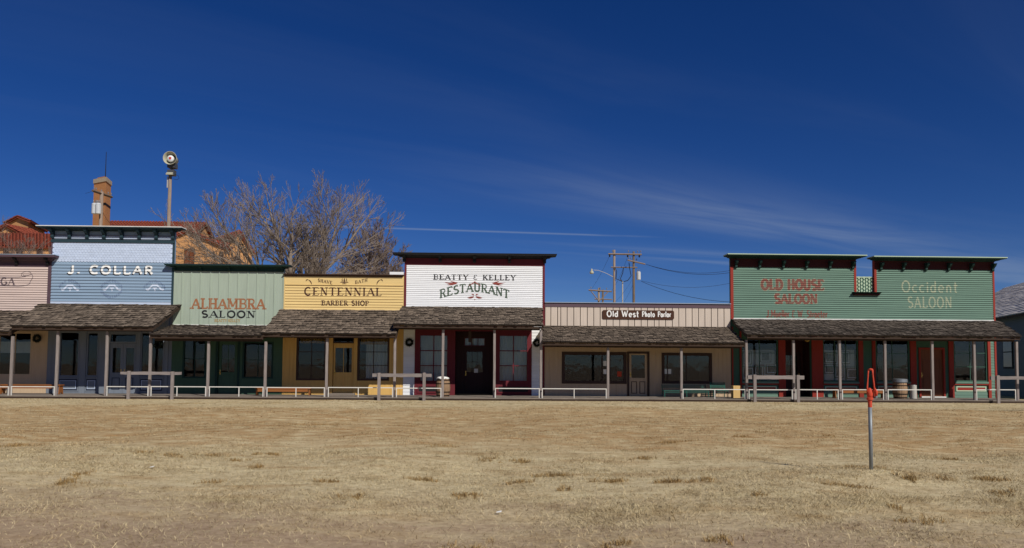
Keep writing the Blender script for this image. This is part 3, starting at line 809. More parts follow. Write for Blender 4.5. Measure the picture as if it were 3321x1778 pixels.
def hitching_rail(label, px0, px1, posts, py0, py1, y=-2.88, xend=None):
    zt, zb = UZ((px0 + px1) / 2, py0, y), UZ((px0 + px1) / 2, py1, y)
    x0, x1 = UX(px0, (py0 + py1) / 2, y), (xend if xend is not None else UX(px1, (py0 + py1) / 2, y))
    t = thing('hitching_rail', label, 'hitching rail', ((x0 + x1) / 2, y, 0), 'hitching rails before the boardwalk')
    B = MB(); n = 8; prev = None
    B.v = []
    for i in range(n + 1):
        x = x0 + (x1 - x0) * i / n; j = random.uniform(-.012, .012); k = random.uniform(-.008, .008)
        B.v += [(x, y - .05, zb + j), (x, y + .05, zb + j), (x, y + .05, zt + k), (x, y - .05, zt + k)]
    for i in range(n):
        for q in range(4):
            a, c = 4 * i + q, 4 * i + (q + 1) % 4
            B.f.append((a, c, c + 4, a + 4)[::-1])
    B.f.append((0, 1, 2, 3)[::-1]); B.f.append((4 * n, 4 * n + 1, 4 * n + 2, 4 * n + 3))
    B.build('rail', 'rail_wood', t)
    for p in posts:
        x = UX(p, 1260, y) if p < 5000 else p - 10000
        B = MB().box(x - .062, x + .062, y - .12, y - .052, -.05, zt + random.uniform(.01, .05))
        B.build('post', 'post_wood', t)
    return t
def wreath(px, py, label, y=-.03):
    x, z = U(px, py, 0); rr = .135
    t = thing('wreath', label, 'wreath', (x, y, z), 'evergreen wreaths on the porch walls')
    pts = [(x + rr * math.cos(a), y - .035, z + rr * math.sin(a)) for a in [2 * math.pi * i / 24 for i in range(25)]]
    B = MB().tube(pts, [.045 + .012 * math.sin(i * 2.7) for i in range(25)], 6, caps=False)
    for i in range(260):
        a = random.uniform(0, 6.283); q = random.uniform(0, 6.283); r0 = .05
        c = Vector((x + rr * math.cos(a), y - .035, z + rr * math.sin(a)))
        o = Vector((math.cos(a) * math.cos(q), -abs(math.sin(q)), math.sin(a) * math.cos(q)))
        s = Vector((-math.sin(a), 0, math.cos(a))) * .012
        tip = c + o * random.uniform(.07, .10) + Vector((random.uniform(-.03, .03), 0, random.uniform(-.03, .03)))
        i0 = len(B.v); B.v += [tuple(c + o * .03 - s), tuple(c + o * .03 + s), tuple(tip)]; B.f.append((i0, i0 + 1, i0 + 2))
    B.build('foliage', 'wreath', t)
    return t

# ------------------------------------------------------------------ ground
HYD_X, HYD_Y = ground_at(2826, 1519, .10)
_wv = [(rng.uniform(.5, 3.2), rng.uniform(0, 6.283), rng.uniform(0, 6.283)) for _ in range(14)]
def ground_h(x, y):
    x, y = np.asarray(x, float), np.asarray(y, float)
    h = np.zeros_like(x + y)
    for k, a, p in _wv:
        h = h + (.016 / (k ** .8)) * np.sin(k * (x * math.cos(a) + y * math.sin(a)) + p)
    fade = np.clip((-y - 2.9) / 2.5, 0, 1) * np.clip((70 - np.abs(x)) / 30, 0, 1)
    h = h * fade
    h = h + .11 * np.exp(-(((x - HYD_X) / .75) ** 2 + ((y - HYD_Y) / .6) ** 2))
    h = h + .025 * np.exp(-((y + 4.2) / .5) ** 2) * (.5 + .5 * np.sin(x * .9) * np.sin(x * .37 + 1))
    return h
xs = np.concatenate([[-3000, -900, -350, -150, -80, -50], np.arange(-34, 34.01, .30), [50, 80, 150, 350, 900, 3000]])
ys = np.concatenate([[-3000, -900, -300, -120, -60], np.arange(-37, -2.4, .25), [-2, 0, 3, 8, 16, 30, 60, 120, 300, 900, 3000]])
gx, gy = np.meshgrid(xs, ys)
gz = ground_h(gx, gy)
gz = np.where((gy > -2.9), 0, gz)
nx_, ny_ = len(xs), len(ys)
G = MB()
G.v = list(zip(gx.ravel().tolist(), gy.ravel().tolist(), gz.ravel().tolist()))
G.f = [(j * nx_ + i, j * nx_ + i + 1, (j + 1) * nx_ + i + 1, (j + 1) * nx_ + i) for j in range(ny_ - 1) for i in range(nx_ - 1)]

def grass_colour(n, l, geo):
    """straw, browner turf and mown streaks by position on the field; bare reddish earth where the field is trodden"""
    def noise(scale, st, detail=5, rough=.6):
        mp = n.new('ShaderNodeMapping'); mp.inputs['Scale'].default_value = st
        l.new(geo.outputs['Position'], mp.inputs['Vector'])
        z = n.new('ShaderNodeTexNoise'); z.inputs['Scale'].default_value = scale; z.inputs['Detail'].default_value = detail
        z.inputs['Roughness'].default_value = rough; l.new(mp.outputs[0], z.inputs['Vector'])
        return z.outputs[0]
    def ramp(v, a, b, t0=0.0, t1=1.0):
        r = n.new('ShaderNodeMapRange'); r.inputs['From Min'].default_value = a; r.inputs['From Max'].default_value = b
        r.inputs['To Min'].default_value = t0; r.inputs['To Max'].default_value = t1
        l.new(v, r.inputs['Value']); return r.outputs[0]
    def mix(f, a, b):
        m = n.new('ShaderNodeMix'); m.data_type = 'RGBA'; l.new(f, m.inputs[0])
        for i, c in ((6, a), (7, b)):
            if isinstance(c, tuple): m.inputs[i].default_value = (*c, 1)
            else: l.new(c, m.inputs[i])
        return m.outputs[2]
    def mth(op, a, b):
        m = n.new('ShaderNodeMath'); m.operation = op
        for i, v in enumerate((a, b)):
            if isinstance(v, (int, float)): m.inputs[i].default_value = v
            else: l.new(v, m.inputs[i])
        return m.outputs[0]
    sep = n.new('ShaderNodeSeparateXYZ'); l.new(geo.outputs['Position'], sep.inputs[0])
    big = noise(.16, (.55, 1.6, 1)); mid = noise(.9, (.6, 1.5, 1), 6); fine = noise(9, (1, 1.4, 1), 4, .7)
    # the strip between about 12 and 22 m from the shops grew thicker and browner turf
    d1 = mth('SUBTRACT', sep.outputs[1], mth('MULTIPLY', mth('SUBTRACT', big, .5), 9.0))
    strip = mth('MULTIPLY', ramp(d1, -23.0, -20.0), ramp(d1, -6.5, -9.5))
    brown = mth('MULTIPLY', strip, .75)
    brown = mth('ADD', brown, ramp(mid, .50, .72, 0, .75))
    brown = mth('MINIMUM', mth('MULTIPLY', brown, ramp(fine, .3, .7, .6, 1.25)), 1.0)
    straw = mix(ramp(fine, .3, .7), lin((166, 149, 114)), lin((216, 199, 159)))
    col = mix(brown, straw, lin((172, 140, 96)))
    blot = noise(3.2, (1, .55, 1), 6, .7)
    col = mix(ramp(blot, .48, .70, 0, .6), col, lin((136, 114, 74)))
    pale = noise(2.1, (.8, 1.6, 1), 5, .6)
    col = mix(ramp(pale, .48, .68, 0, .75), col, lin((212, 198, 158)))
    speck = noise(16, (1, 1, 1), 6, .8)
    col = mix(ramp(speck, .56, .72, 0, .55), col, lin((112, 96, 68)))
    return col, sep, mid, fine, ramp, mix, mth
def field_material(name, blades):
    m = bpy.data.materials.new(name); m.use_nodes = True
    n, l = m.node_tree.nodes, m.node_tree.links
    bs = n['Principled BSDF']; bs.inputs['Roughness'].default_value = .95; bs.inputs['Specular IOR Level'].default_value = .12
    geo = n.new('ShaderNodeNewGeometry')
    col, sep, mid, fine, ramp, mix, mth = grass_colour(n, l, geo)
    if blades:
        at = n.new('ShaderNodeAttribute'); at.attribute_name = 'shade'
        tu = n.new('ShaderNodeAttribute'); tu.attribute_name = 'tuft'
        col = mix(tu.outputs['Fac'], col, lin((152, 122, 74)))
        vm = n.new('ShaderNodeVectorMath'); vm.operation = 'SCALE'
        l.new(col, vm.inputs[0]); l.new(at.outputs['Fac'], vm.inputs['Scale']); col = vm.outputs[0]
    else:
        # earth: bare, reddish, within about 9 m of where the photographer stood, and under the turf everywhere
        e = mth('ADD', sep.outputs[1], mth('MULTIPLY', mth('SUBTRACT', mid, .5), 7.0))
        e = mth('ADD', e, mth('MULTIPLY', sep.outputs[0], .22))
        earth = ramp(e, -26.6, -29.2, 0, .85)
        earth_c = mix(ramp(fine, .3, .7), lin((140, 117, 95)), lin((172, 149, 123)))
        col = mix(earth, col, earth_c)
        clods = n.new('ShaderNodeTexNoise'); clods.inputs['Scale'].default_value = 22; clods.inputs['Detail'].default_value = 6
        l.new(geo.outputs['Position'], clods.inputs['Vector'])
        bp = n.new('ShaderNodeBump'); bp.inputs['Strength'].default_value = .5; bp.inputs['Distance'].default_value = .02
        l.new(clods.outputs[0], bp.inputs['Height']); l.new(bp.outputs[0], bs.inputs['Normal'])
    l.new(col, bs.inputs['Base Color'])
    MATS[name] = m
field_material('field', False)
field_material('dry_blade', True)
ground = structure(G.build('ground', 'field', smooth=True))
ground['label'] = 'wide field of dry straw coloured grass and bare earth'

# grass blades: real geometry, thick near the street's open side, thinning with distance
def blades(px, py, length, width, lean, shade, tuft):
    n = len(px)
    az = rng.uniform(0, 2 * math.pi, n)
    tx, ty = np.cos(az), np.sin(az)
    fa = rng.uniform(0, 2 * math.pi, n)
    wx, wy = np.cos(fa) * width / 2, np.sin(fa) * width / 2
    z0 = ground_h(px, py) - .004
    mx, my, mz = px + tx * length * lean * .35, py + ty * length * lean * .35, z0 + length * np.sqrt(np.clip(1 - lean ** 2, .02, 1)) * .7
    ex, ey, ez = px + tx * length * lean, py + ty * length * lean, z0 + length * np.sqrt(np.clip(1 - lean ** 2, .02, 1))
    v = np.empty((n, 5, 3))
    v[:, 0] = np.stack([px - wx, py - wy, z0], 1); v[:, 1] = np.stack([px + wx, py + wy, z0], 1)
    v[:, 2] = np.stack([mx + wx * .8, my + wy * .8, mz], 1); v[:, 3] = np.stack([mx - wx * .8, my - wy * .8, mz], 1)
    v[:, 4] = np.stack([ex, ey, ez], 1)
    return v, np.repeat(shade, 5), np.repeat(tuft, 5)
VV, SS, TT = [], [], []
def patchy(x, y, seed):
    r = np.random.default_rng(seed); h = np.zeros_like(x)
    for _ in range(10):
        k = r.uniform(.8, 5); a = r.uniform(0, 6.283); p = r.uniform(0, 6.283)
        h += np.sin(k * (x * math.cos(a) + y * math.sin(a)) + p) / 10 ** .5
    return h
def scatter(d0, d1, per_m2, lmin, lmax, w):
    half = .80
    area = half * (d1 ** 2 - d0 ** 2)
    n = int(area * per_m2)
    d = np.sqrt(rng.uniform(d0 ** 2, d1 ** 2, n)); x = rng.uniform(-half, half, n) * d + d * math.tan(YAW); y = CAM_LOC.y + d
    q = patchy(x, y, 5); bare = np.clip((d - 6.2 + q * 1.1 - np.clip(-x - 0.5, 0, 3) * .35) / 2.6, .34, 1)
    keep = (rng.uniform(0, 1, n) < bare * np.clip(.75 + .35 * patchy(x, y, 8), .25, 1.2)) & (y < -2.85)
    x, y = x[keep], y[keep]; n = len(x)
    L = rng.uniform(lmin, lmax, n) * (1 + .25 * patchy(x, y, 9))
    v, s, t = blades(x, y, L, w * rng.uniform(.7, 1.3, n), 1 - rng.uniform(.0, .35, n) ** 1.6, rng.uniform(.55, 1.25, n), np.clip(rng.normal(.05, .1, n), 0, 1))
    VV.append(v.reshape(-1, 3)); SS.append(s); TT.append(t)
scatter(5.2, 9.0, 3600, .03, .085, .0045)
scatter(5.2, 9.5, 300, .06, .14, .005)
scatter(9.0, 14, 1700, .03, .075, .006)
scatter(14, 21, 520, .03, .06, .010)
scatter(21, 33, 190, .03, .06, .016)
def tuft_patch(px, py, wpx, n, h=.09, brown=.8):
    x0, y0 = ground_at(px, py); xa, _ = ground_at(px - wpx / 2, py); xb, _ = ground_at(px + wpx / 2, py)
    hw = (xb - xa) / 2
    n = int(n * .6); nc = 9; cc = rng.normal(0, .55, nc); cy_ = rng.normal(0, .5, nc); ci = rng.integers(0, nc, n)
    x = x0 + (cc[ci] + rng.normal(0, .16, n)) * hw; y = y0 + (cy_[ci] + rng.normal(0, .2, n)) * max(.16, hw * .45)
    v, s, t = blades(x, y, rng.uniform(.5, 1.2, n) * h, .007 * rng.uniform(.7, 1.3, n), rng.uniform(.5, .98, n), rng.uniform(.65, 1.15, n), np.clip(rng.normal(brown, .2, n), 0, 1))
    VV.append(v.reshape(-1, 3)); SS.append(s); TT.append(t)
for px, py, w, n in ((1345, 1543, 115, 500), (1700, 1492, 85, 350), (1785, 1535, 140, 600), (1690, 1560, 70, 300), (1520, 1597, 120, 420), (1585, 1488, 60, 250),
                     (1960, 1560, 130, 500), (2190, 1568, 120, 520), (2290, 1566, 80, 350), (2080, 1485, 110, 350), (560, 1490, 80, 350), (690, 1482, 70, 300), (770, 1492, 60, 260),
                     (860, 1470, 100, 400), (830, 1512, 40, 220), (215, 1575, 90, 380), (455, 1485, 60, 220), (1050, 1562, 60, 250), (2960, 1558, 90, 520), (3180, 1556, 190, 900), (3250, 1600, 120, 400),
                     (2850, 1522, 45, 420), (2780, 1524, 90, 420), (2740, 1585, 170, 420), (2480, 1410, 60, 200), (2400, 1425, 50, 180), (2700, 1417, 45, 150), (1250, 1310, 300, 900), (560, 1309, 260, 800),
                     (900, 1312, 220, 500), (2600, 1313, 260, 700), (130, 1308, 200, 500), (1010, 1380, 160, 420), (60, 1440, 180, 500), (2330, 1745, 120, 260), (1500, 1740, 150, 300), (1990, 1760, 120, 260), (2980, 1700, 160, 300),
                     (255, 1552, 60, 200), (700, 1560, 80, 200), (1160, 1610, 70, 180), (2455, 1618, 60, 160), (2900, 1650, 60, 150), (1830, 1590, 50, 160), (3090, 1490, 110, 260), (2170, 1440, 200, 420), (1420, 1450, 160, 360)):
    tuft_patch(px, py, w, n, h=.075 if py > 1400 else .055)
VV, SS, TT = np.concatenate(VV), np.concatenate(SS), np.concatenate(TT)
nb = len(VV) // 5
me = bpy.data.meshes.new('dry_grass')
me.vertices.add(len(VV)); me.vertices.foreach_set('co', VV.astype(np.float32).ravel())
idx = (np.arange(nb)[:, None] * 5 + np.array([0, 1, 2, 3, 3, 2, 4])[None]).ravel()
me.loops.add(len(idx)); me.loops.foreach_set('vertex_index', idx.astype(np.int32))
starts = (np.arange(nb)[:, None] * 7 + np.array([0, 4])[None]).ravel()
me.polygons.add(2 * nb); me.polygons.foreach_set('loop_start', starts.astype(np.int32))
me.update(calc_edges=True)
for nm, arr in (('shade', SS), ('tuft', TT)):
    me.attributes.new(nm, 'FLOAT', 'POINT').data.foreach_set('value', arr.astype(np.float32))
me.materials.append(MATS['dry_blade'])
go = bpy.data.objects.new('dry_grass', me); COL.objects.link(go)
tag(go, 'short dry straw coloured grass with browner tufts', 'grass', kind='stuff')

# ------------------------------------------------------------------ boardwalk with its planks
XW0, XW1 = -27.0, UX(3330, 1290, -2.6)
BW = MB().box(XW0, XW1, -2.70, -.02, -.05, .075)
walk = structure(BW.build('boardwalk', 'dark_wood'))
walk['label'] = 'weathered plank boardwalk running under the shop porches'
rowsY = np.linspace(-2.72, -.03, 15)
plank_me = {}
for r in range(14):
    x = XW0 - random.uniform(0, 2)
    while x < XW1:
        ln = random.choice((3.0, 3.6, 4.2)); x2 = min(x + ln, XW1 + .05)
        key = round(x2 - x, 2)
        if key not in plank_me:
            w = rowsY[1] - rowsY[0] - .012
            plank_me[key] = MB().box(.004, x2 - x - .004, 0, w, 0, .04).mesh('plank', 'plank')
        piece('plank', plank_me[key], walk, (x, rowsY[r], .0765 + random.uniform(0, .006)), (0, random.uniform(-.001, .001), 0))
        x = x2
DECK = .12

# ------------------------------------------------------------------ shop fronts
E0 = UX(-190, 930); E1 = UX(162, 930); E2 = UX(563, 950); E3 = UX(921, 960); E4 = UX(1311, 960); E5 = UX(1767, 960); E6 = UX(2369, 980); E7 = UX(3226, 1000)
g = .004
def roof_of(b, top, tz, eave, ez, **kw):
    zt, ze = UZ((top[0] + top[1]) / 2, tz, -.035), UZ((eave[0] + eave[1]) / 2, ez, EAVE_Y)
    d = porch(b, (UX(top[0], tz, -.035), UX(top[1], tz, -.035), zt), (UX(eave[0], ez, EAVE_Y), UX(eave[1], ez, EAVE_Y), ze), **kw)
    zb = ze + (zt - ze) * (POST_Y - EAVE_Y) / (-.035 - EAVE_Y) - .30
    beam(b, UX(eave[0], ez, EAVE_Y) + .1, UX(eave[1], ez, EAVE_Y) - .1, zb)
    return zt, ze, zb
def upper_wall(b, m, x0, x1, z0, z1): return bx(b, 'false_front', m, x0, x1, 0.0, .14, z0, z1)

# ---- pink shop at the end of the row
b = thing('pink_shop', 'pink clapboard shop with scroll banner and dark plum cornice beside the blue store', 'building', ((E0 + E1) / 2, 0, 0))
zt, ze, zb = roof_of(b, (-180, 150), 1007, (-240, 30), 1075, rows=10)
ZT = UZ(60, 826, -.45)
win = RECT(-60, 104, 1076, 1219)
wall_holes(b, 'wall', 'tan_wall', E0, E1 - g, DECK - .1, zt + .02, [win])
upper_wall(b, 'pink', E0, E1 - g, zt + .021, ZT - .05)
w = window(b, win, 3, 1, 'tan_wall', frame=.08)
curtain(w, win[0] + .1, win[1] - .1, win[2] + (win[3] - win[2]) * .52, win[2] + (win[3] - win[2]) * .78, .35, 'curtain', waves=3, amp=.006, name='reflection_strip')  # pale strip standing in for a white reflection in the glass
bx(b, 'corner_board', 'plum', UX(155, 930), E1 - g, -.035, 0, zt, UZ(160, 866))
zf = UZ(60, 865)
bx(b, 'frieze', 'plum', E0, E1 - g, -.034, 0, zf, UZ(60, 852))
cornice(b, 'plum', E0, E1 - .05, UZ(60, 853), ZT, .42, cap=.03, capm='cap_grey')
bk = bracket_mesh('bracket', 'black', .11, .30, .34)
for p in (58, 158): piece('bracket', bk, b, (UX(p, 850), -.036, UZ(60, 860)))
S = clapboards(b, 'pink', E0, UX(155, 930), zt, zf, 19)
write(b, 'OGA', (UX(-22, 914), UX(49, 914), UZ(20, 926), UZ(20, 901)), 'print_plum', S, thick=.2, thin=.09, serif=.17, space=.1)
def pxline(pts): return [U(*p) for p in pts]
ban = ribbon(pxline([(-40, 898), (20, 900), (60, 901), (80, 898), (92, 894), (104, 890), (108, 896), (106, 904), (100, 912), (98, 920), (90, 925), (76, 928), (60, 929), (20, 928), (-40, 926)]), .028)
ban += ribbon(pxline([(104, 890), (100, 884), (90, 881), (80, 882), (72, 887), (71, 893), (76, 899), (84, 898), (87, 894), (80, 895), (76, 891)]), .024)
paint_polys(b, 'scroll_banner', ban, 'print_plum', S)
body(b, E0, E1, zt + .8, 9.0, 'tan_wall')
for pt, pb in ((43, 32),): post(b, pt, pb, 0, zb)

# ---- blue general store
b = thing('blue_store', 'blue clapboard store with pale fish scale shingles and dark bracketed cornice', 'building', ((E1 + E2) / 2, 0, 0))
zt, ze, zb = roof_of(b, (134, 587), 987, (37, 495), 1060, rows=11)
ZT = UZ(362, 735, -.5)
h = [RECT(192, 257, 1076, 1221), RECT(281, 319, 1078, 1221), RECT(352, 442, 1081, 1276), RECT(456, 532, 1078, 1221)]
h[2] = (h[2][0], h[2][1], DECK, h[2][3])
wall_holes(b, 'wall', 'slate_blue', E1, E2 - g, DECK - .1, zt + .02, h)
upper_wall(b, 'blue', E1, E2 - g, zt + .021, ZT - .05)
for k in (0, 1, 3): window(b, h[k], 1, 1, 'slate_blue', frame=.05)
dx0, dx1, dz0, dz1 = h[2]
ztr = UZ(396, 1113)
window(b, (dx0, dx1, ztr, dz1), 1, 1, 'slate_blue', frame=.06)
xm = (dx0 + dx1) / 2
for s, (a, c) in enumerate(((dx0 + .02, xm - .004), (xm + .004, dx1 - .02))):
    door(b, (a, c, DECK + .01, ztr - .01), 'slate_blue', y=.06, glass=(a + .12, c - .12, DECK + .95, ztr - .22), rows=1, panels=[(a + .12, c - .12, DECK + .18, DECK + .72)], panelm='dark_blue', handle='right' if s == 0 else 'left')
for k in (0, 1, 3):
    a, c, z0, z1 = h[k]
    molded_panel(b, (a - .02, c + .02, DECK + .08, z0 - .07), 'dark_blue', 'slate_blue', y=-.002, t=.05)
    pz0, pz1 = DECK + .2, z0 - .18
    molded_panel(b, (a + .08, c - .08, pz0, pz1), 'slate_blue', 'pale_blue', y=-.022, t=.025, name='raised_panel')
    bx(b, 'sill', 'slate_blue', a - .05, c + .05, -.06, 0, z0 - .05, z0 - .005)
for p0, p1 in ((172, 190), (259, 279), (321, 350), (444, 455), (534, 545)):
    bx(b, 'pilaster', 'slate_blue', UX(p0, 1180), UX(p1, 1180), -.05, 0, DECK, zt - .45)
fz0, fz1 = UZ(366, 851), UZ(366, 788)
bx(b, 'corner_board', 'dark_teal', UX(571, 880) - .02, E2 - g, -.04, 0, zt, UZ(366, 787)) if UX(571, 880) - .02 < E2 - g - .02 else bx(b, 'corner_board', 'dark_teal', E2 - .09, E2 - g, -.04, 0, zt, UZ(366, 787))
bx(b, 'corner_board', 'plum', E1, E1 + .06, -.04, 0, zt, UZ(366, 787))
xa, xb = E1 + .062, E2 - .095
S = clapboards(b, 'blue', xa, xb, UZ(366, 979), fz0, 13)
bx(b, 'flashing', 'pale_blue', xa, xb, -.03, 0, zt + .0, UZ(366, 980))
# fish scale shingles
panel = bx(b, 'scale_panel', 'pale_blue', xa, xb, -.004, 0, fz0 + .001, fz1)
rows, colsn = 8, 38
rw, rh = (xb - xa) / colsn, (fz1 - fz0) / rows
B = MB(); prof = [(-rw / 2 + .003, rh * 1.35), (-rw / 2 + .003, rh * .42)] + [((rw / 2 - .003) * math.cos(R(t)), rh * .42 + rh * .46 * math.sin(R(t))) for t in (195, 215, 235, 255, 270, 285, 305, 325, 345)] + [(rw / 2 - .003, rh * .42), (rw / 2 - .003, rh * 1.35)]
B.prism(prof, 'y', -.026, 0)
scale_me = B.mesh('scale_shingle', 'pale_blue')
halfp = [(p[0] if p[0] > 0 else 0.0, p[1]) for p in prof if p[0] > -1e-6]
for r_ in range(rows):
    o_ = 0 if r_ % 2 == 0 else .5
    for c_ in range(colsn - (1 if o_ else 0)):
        piece('scale_shingle', scale_me, panel, (xa + (c_ + .5 + o_) * rw, -.006 - .001 * random.random(), fz0 + r_ * rh * .985), (R(-4.5), 0, 0))
bx(b, 'architrave', 'dark_teal', E1, E2 - g, -.07, 0, fz1 + .002, UZ(366, 779))
fr = bx(b, 'frieze', 'slate_blue', E1, E2 - g, -.012, 0, UZ(366, 779) + .002, ZT - .3)
for q in (775.5, 770.5): bx(fr, 'bead', 'pale_blue', E1 + .02, E2 - .02, -.05, -.013, UZ(366, q), UZ(366, q) + .035)
cornice(b, 'dark_teal', E1, E2 - .02, UZ(366, 750, -.1), ZT, .46, cap=.035, capm='flashing')
bk = bracket_mesh('bracket', 'dark_teal', .13, .36, .52)
for p in (174, 229, 286, 341, 398, 455, 510, 564): piece('bracket', bk, b, (UX(p, 760), -.0125, UZ(366, 778) + .01))
box = (UX(222, 877), UX(499, 877), UZ(360, 891), UZ(360, 860))
write(b, 'J. COLLAR', box, 'print_black', S, name='letter_shadow', thick=.24, thin=.2, serif=0, space=.16, off=(-.04, -.045), lift=.003)
write(b, 'J. COLLAR', box, 'print_white', S, thick=.22, thin=.18, serif=0, space=.16, lift=.007)
for i, (cx, top, low) in enumerate(((228, 'DRY GOODS', None), (364, 'GROCERIES', 'UNDERTAKER'), (503, 'PROVISIONS', None))):
    X0, X1 = UX(cx - 36, 930), UX(cx + 34, 930); zc = UZ(366, 938)
    amp = .30
    write(b, top, (X0, X1, zc, zc + .14), 'print_faded', S, thick=.2, thin=.13, serif=0, curve=lambda u: amp * (1 - u * u) , space=.12, name='arched_lettering')
    if low: write(b, low, (X0, X1, zc - .14, zc), 'print_faded', S, thick=.2, thin=.13, serif=0, curve=lambda u: -amp * (1 - u * u), space=.1, name='arched_lettering')
    q = pxline([(cx - 24, 943), (cx - 20, 939), (cx - 8, 926), (cx + 8, 926), (cx + 20, 939), (cx + 25, 942)])
    pol = ribbon(q, .075) + leaf_polys(*U(cx - 22, 942), .12, .10, 2.6) + leaf_polys(*U(cx + 22, 942), .12, .10, .4)
    pol += ribbon(pxline([(cx - 7, 935), (cx + 7, 935)]), .05) + ribbon(pxline([(cx, 933), (cx, 945)]), .05)
    paint_polys(b, 'painted_scroll', pol, 'print_pale', S, lift=.006)
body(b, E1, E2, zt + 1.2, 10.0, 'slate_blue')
for pt, pb in ((189, 180), (348, 342), (488, 485)): post(b, pt, pb, 0, zb)

# ---- sage green saloon
b = thing('sage_saloon', 'sage green board and batten saloon with orange lettering and dark green cornice', 'building', ((E2 + E3) / 2, 0, 0))
zt, ze, zb = roof_of(b, (566, 905), 1056, (486, 852), 1088, rows=9)
ZT = UZ(745, 859, -.35)
h = [RECT(592, 669, 1101, 1227), RECT(706, 770, 1104, 1280), RECT(786, 886, 1108, 1228)]
h[1] = (h[1][0], h[1][1], DECK, h[1][3])
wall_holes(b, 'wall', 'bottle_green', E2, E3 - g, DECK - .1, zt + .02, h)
upper_wall(b, 'sage', E2, E3 - g, zt + .021, ZT - .04)
window(b, h[0], 2, 2, 'deep_green', frame=.08); window(b, h[2], 2, 2, 'deep_green', frame=.08)
a, c, z0, z1 = h[1]
door(b, (a + .03, c - .03, DECK + .01, z1 - .03), 'bottle_green', y=.05, glass=(a + .15, c - .15, DECK + 1.0, z1 - .2), cols=2, rows=2, panels=[(a + .15, c - .15, DECK + .2, DECK + .85)])
MB().box(a - .1, a - .002, -.03, .1, DECK, z1 + .1).box(c + .002, c + .1, -.03, .1, DECK, z1 + .1).box(a - .002, c + .002, -.029, .1, z1 + .002, z1 + .1).build('door_frame', 'deep_green', b)
bats = [E2 + .03] + [UX(480 + q / 2.652, 900) for q in (297, 375, 455, 540, 615, 700, 778, 860, 940, 1015, 1090)] + [E3 - .04]
zc0 = UZ(745, 881)
bm_ = MB().prism([(-.03, 0), (-.022, -.028), (.022, -.028), (.03, 0)], 'z', 0, zc0 - zt - .02).mesh('batten', 'sage')
for x in bats: piece('batten', bm_, b, (x, 0, zt + .021))
S = Batten(bats, .06, .028)
bx(b, 'frieze', 'deep_green', E2, E3 - g, -.04, 0, zc0, UZ(745, 868))
cornice(b, 'deep_green', E2 + .02, E3 - .02, UZ(745, 872), ZT, .34, cap=.025, capm='dark_teal')
bk = bracket_mesh('bracket', 'deep_green', .10, .24, .26)
for p in (568, 653, 746, 834, 916): piece('bracket', bk, b, (UX(p, 870), -.041, UZ(745, 880)))
bx(b, 'gutter_edge', 'flashing', E2 + .02, E3 - .02, -.025, -.001, zt + .0, zt + .04)
write(b, 'ALHAMBRA', RECT(621, 860, 968, 1003), 'print_orange', S, thick=.20, thin=.13, serif=.19, space=.06)
write(b, 'SALOON', RECT(653, 828, 1008, 1031), 'print_black', S, thick=.24, thin=.1, serif=.16, space=.14)
write(b, 'BEATTY-KELLEY', RECT(696, 779, 1035, 1045), 'print_ochre', S, thick=.2, thin=.12, serif=.15, space=.05)
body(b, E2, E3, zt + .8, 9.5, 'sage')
for pt, pb in ((677, 673), (863, 859)): post(b, pt, pb, 0, zb)

# ---- yellow barber shop
b = thing('yellow_barber_shop', 'yellow clapboard barber shop with dark umber lettering and thin brown cornice', 'building', ((E3 + E4) / 2, 0, 0))
zt, ze, zb = roof_of(b, (912, 1306), 1005.5, (851, 1287), 1083, rows=11)
ZT = UZ(1115, 889, -.2)
h = [RECT(961, 1058, 1092, 1234), RECT(1079, 1147, 1092, 1285), RECT(1159, 1263, 1092, 1235)]
h[1] = (h[1][0], h[1][1], DECK, h[1][3])
wall_holes(b, 'wall', 'yellow_wall', E3, E4 - g, DECK - .1, zt + .02, h)
upper_wall(b, 'yellow', E3, E4 - g, zt + .021, ZT - .03)
for k in (0, 2):
    a, c, z0, z1 = h[k]
    w = window(b, h[k], 2, 3, 'umber', frame=.09)
    if k == 2:
        curtain(w, a + .35, c - .1, z0 + .1, z1 - .30, .30, waves=7)
        curtain(w, a + .1, c - .1, z1 - .36, z1 - .06, .24, 'drape_tan', waves=10, name='valance')
    else: curtain(w, a + .1, c - .1, z1 - .30, z1 - .06, .24, 'drape_tan', waves=10, name='valance')
    MB().box(a - .10, a - .002, -.03, 0, z0 - .1, z1 + .1).box(c + .002, c + .10, -.03, 0, z0 - .1, z1 + .1).build('window_trim', 'yellow_wall', b)
a, c, z0, z1 = h[1]; ztr = UZ(1112, 1113)
window(b, (a, c, ztr, z1), 1, 1, 'umber', frame=.05)
door(b, (a + .02, c - .02, DECK + .01, ztr - .01), 'yellow_wall', y=.05, glass=(a + .10, c - .10, DECK + 1.02, ztr - .22), cols=2, rows=1, panels=[(a + .12, (a + c) / 2 - .03, DECK + .2, DECK + .85), ((a + c) / 2 + .03, c - .12, DECK + .2, DECK + .85)])
MB().box(a - .16, a - .002, -.04, .1, DECK, z1 + .1).box(c + .002, c + .16, -.04, .1, DECK, z1 + .1).build('door_frame', 'yellow_wall', b)
bx(b, 'door_step', 'plank', a - .1, c + .1, -.35, -.05, DECK + .003, DECK + .07)
for p in (923, 938, 953, 1069, 1152, 1270, 1284, 1298):
    x = UX(p, 1200); bx(b, 'batten', 'yellow_wall', x - .012, x + .012, -.014, 0, DECK, zt - .1)
zf0, zf1 = UZ(1115, 924), UZ(1115, 898)
bx(b, 'corner_board', 'yellow', E3, E3 + .05, -.04, 0, zt, zf1)
S = clapboards(b, 'yellow', E3 + .052, E4 - .035, zt, zf0 - .03, 9, lo=.036)
fb = bx(b, 'frieze_board', 'yellow', E3 + .052, E4 - .035, -.022, 0, zf0, zf1)
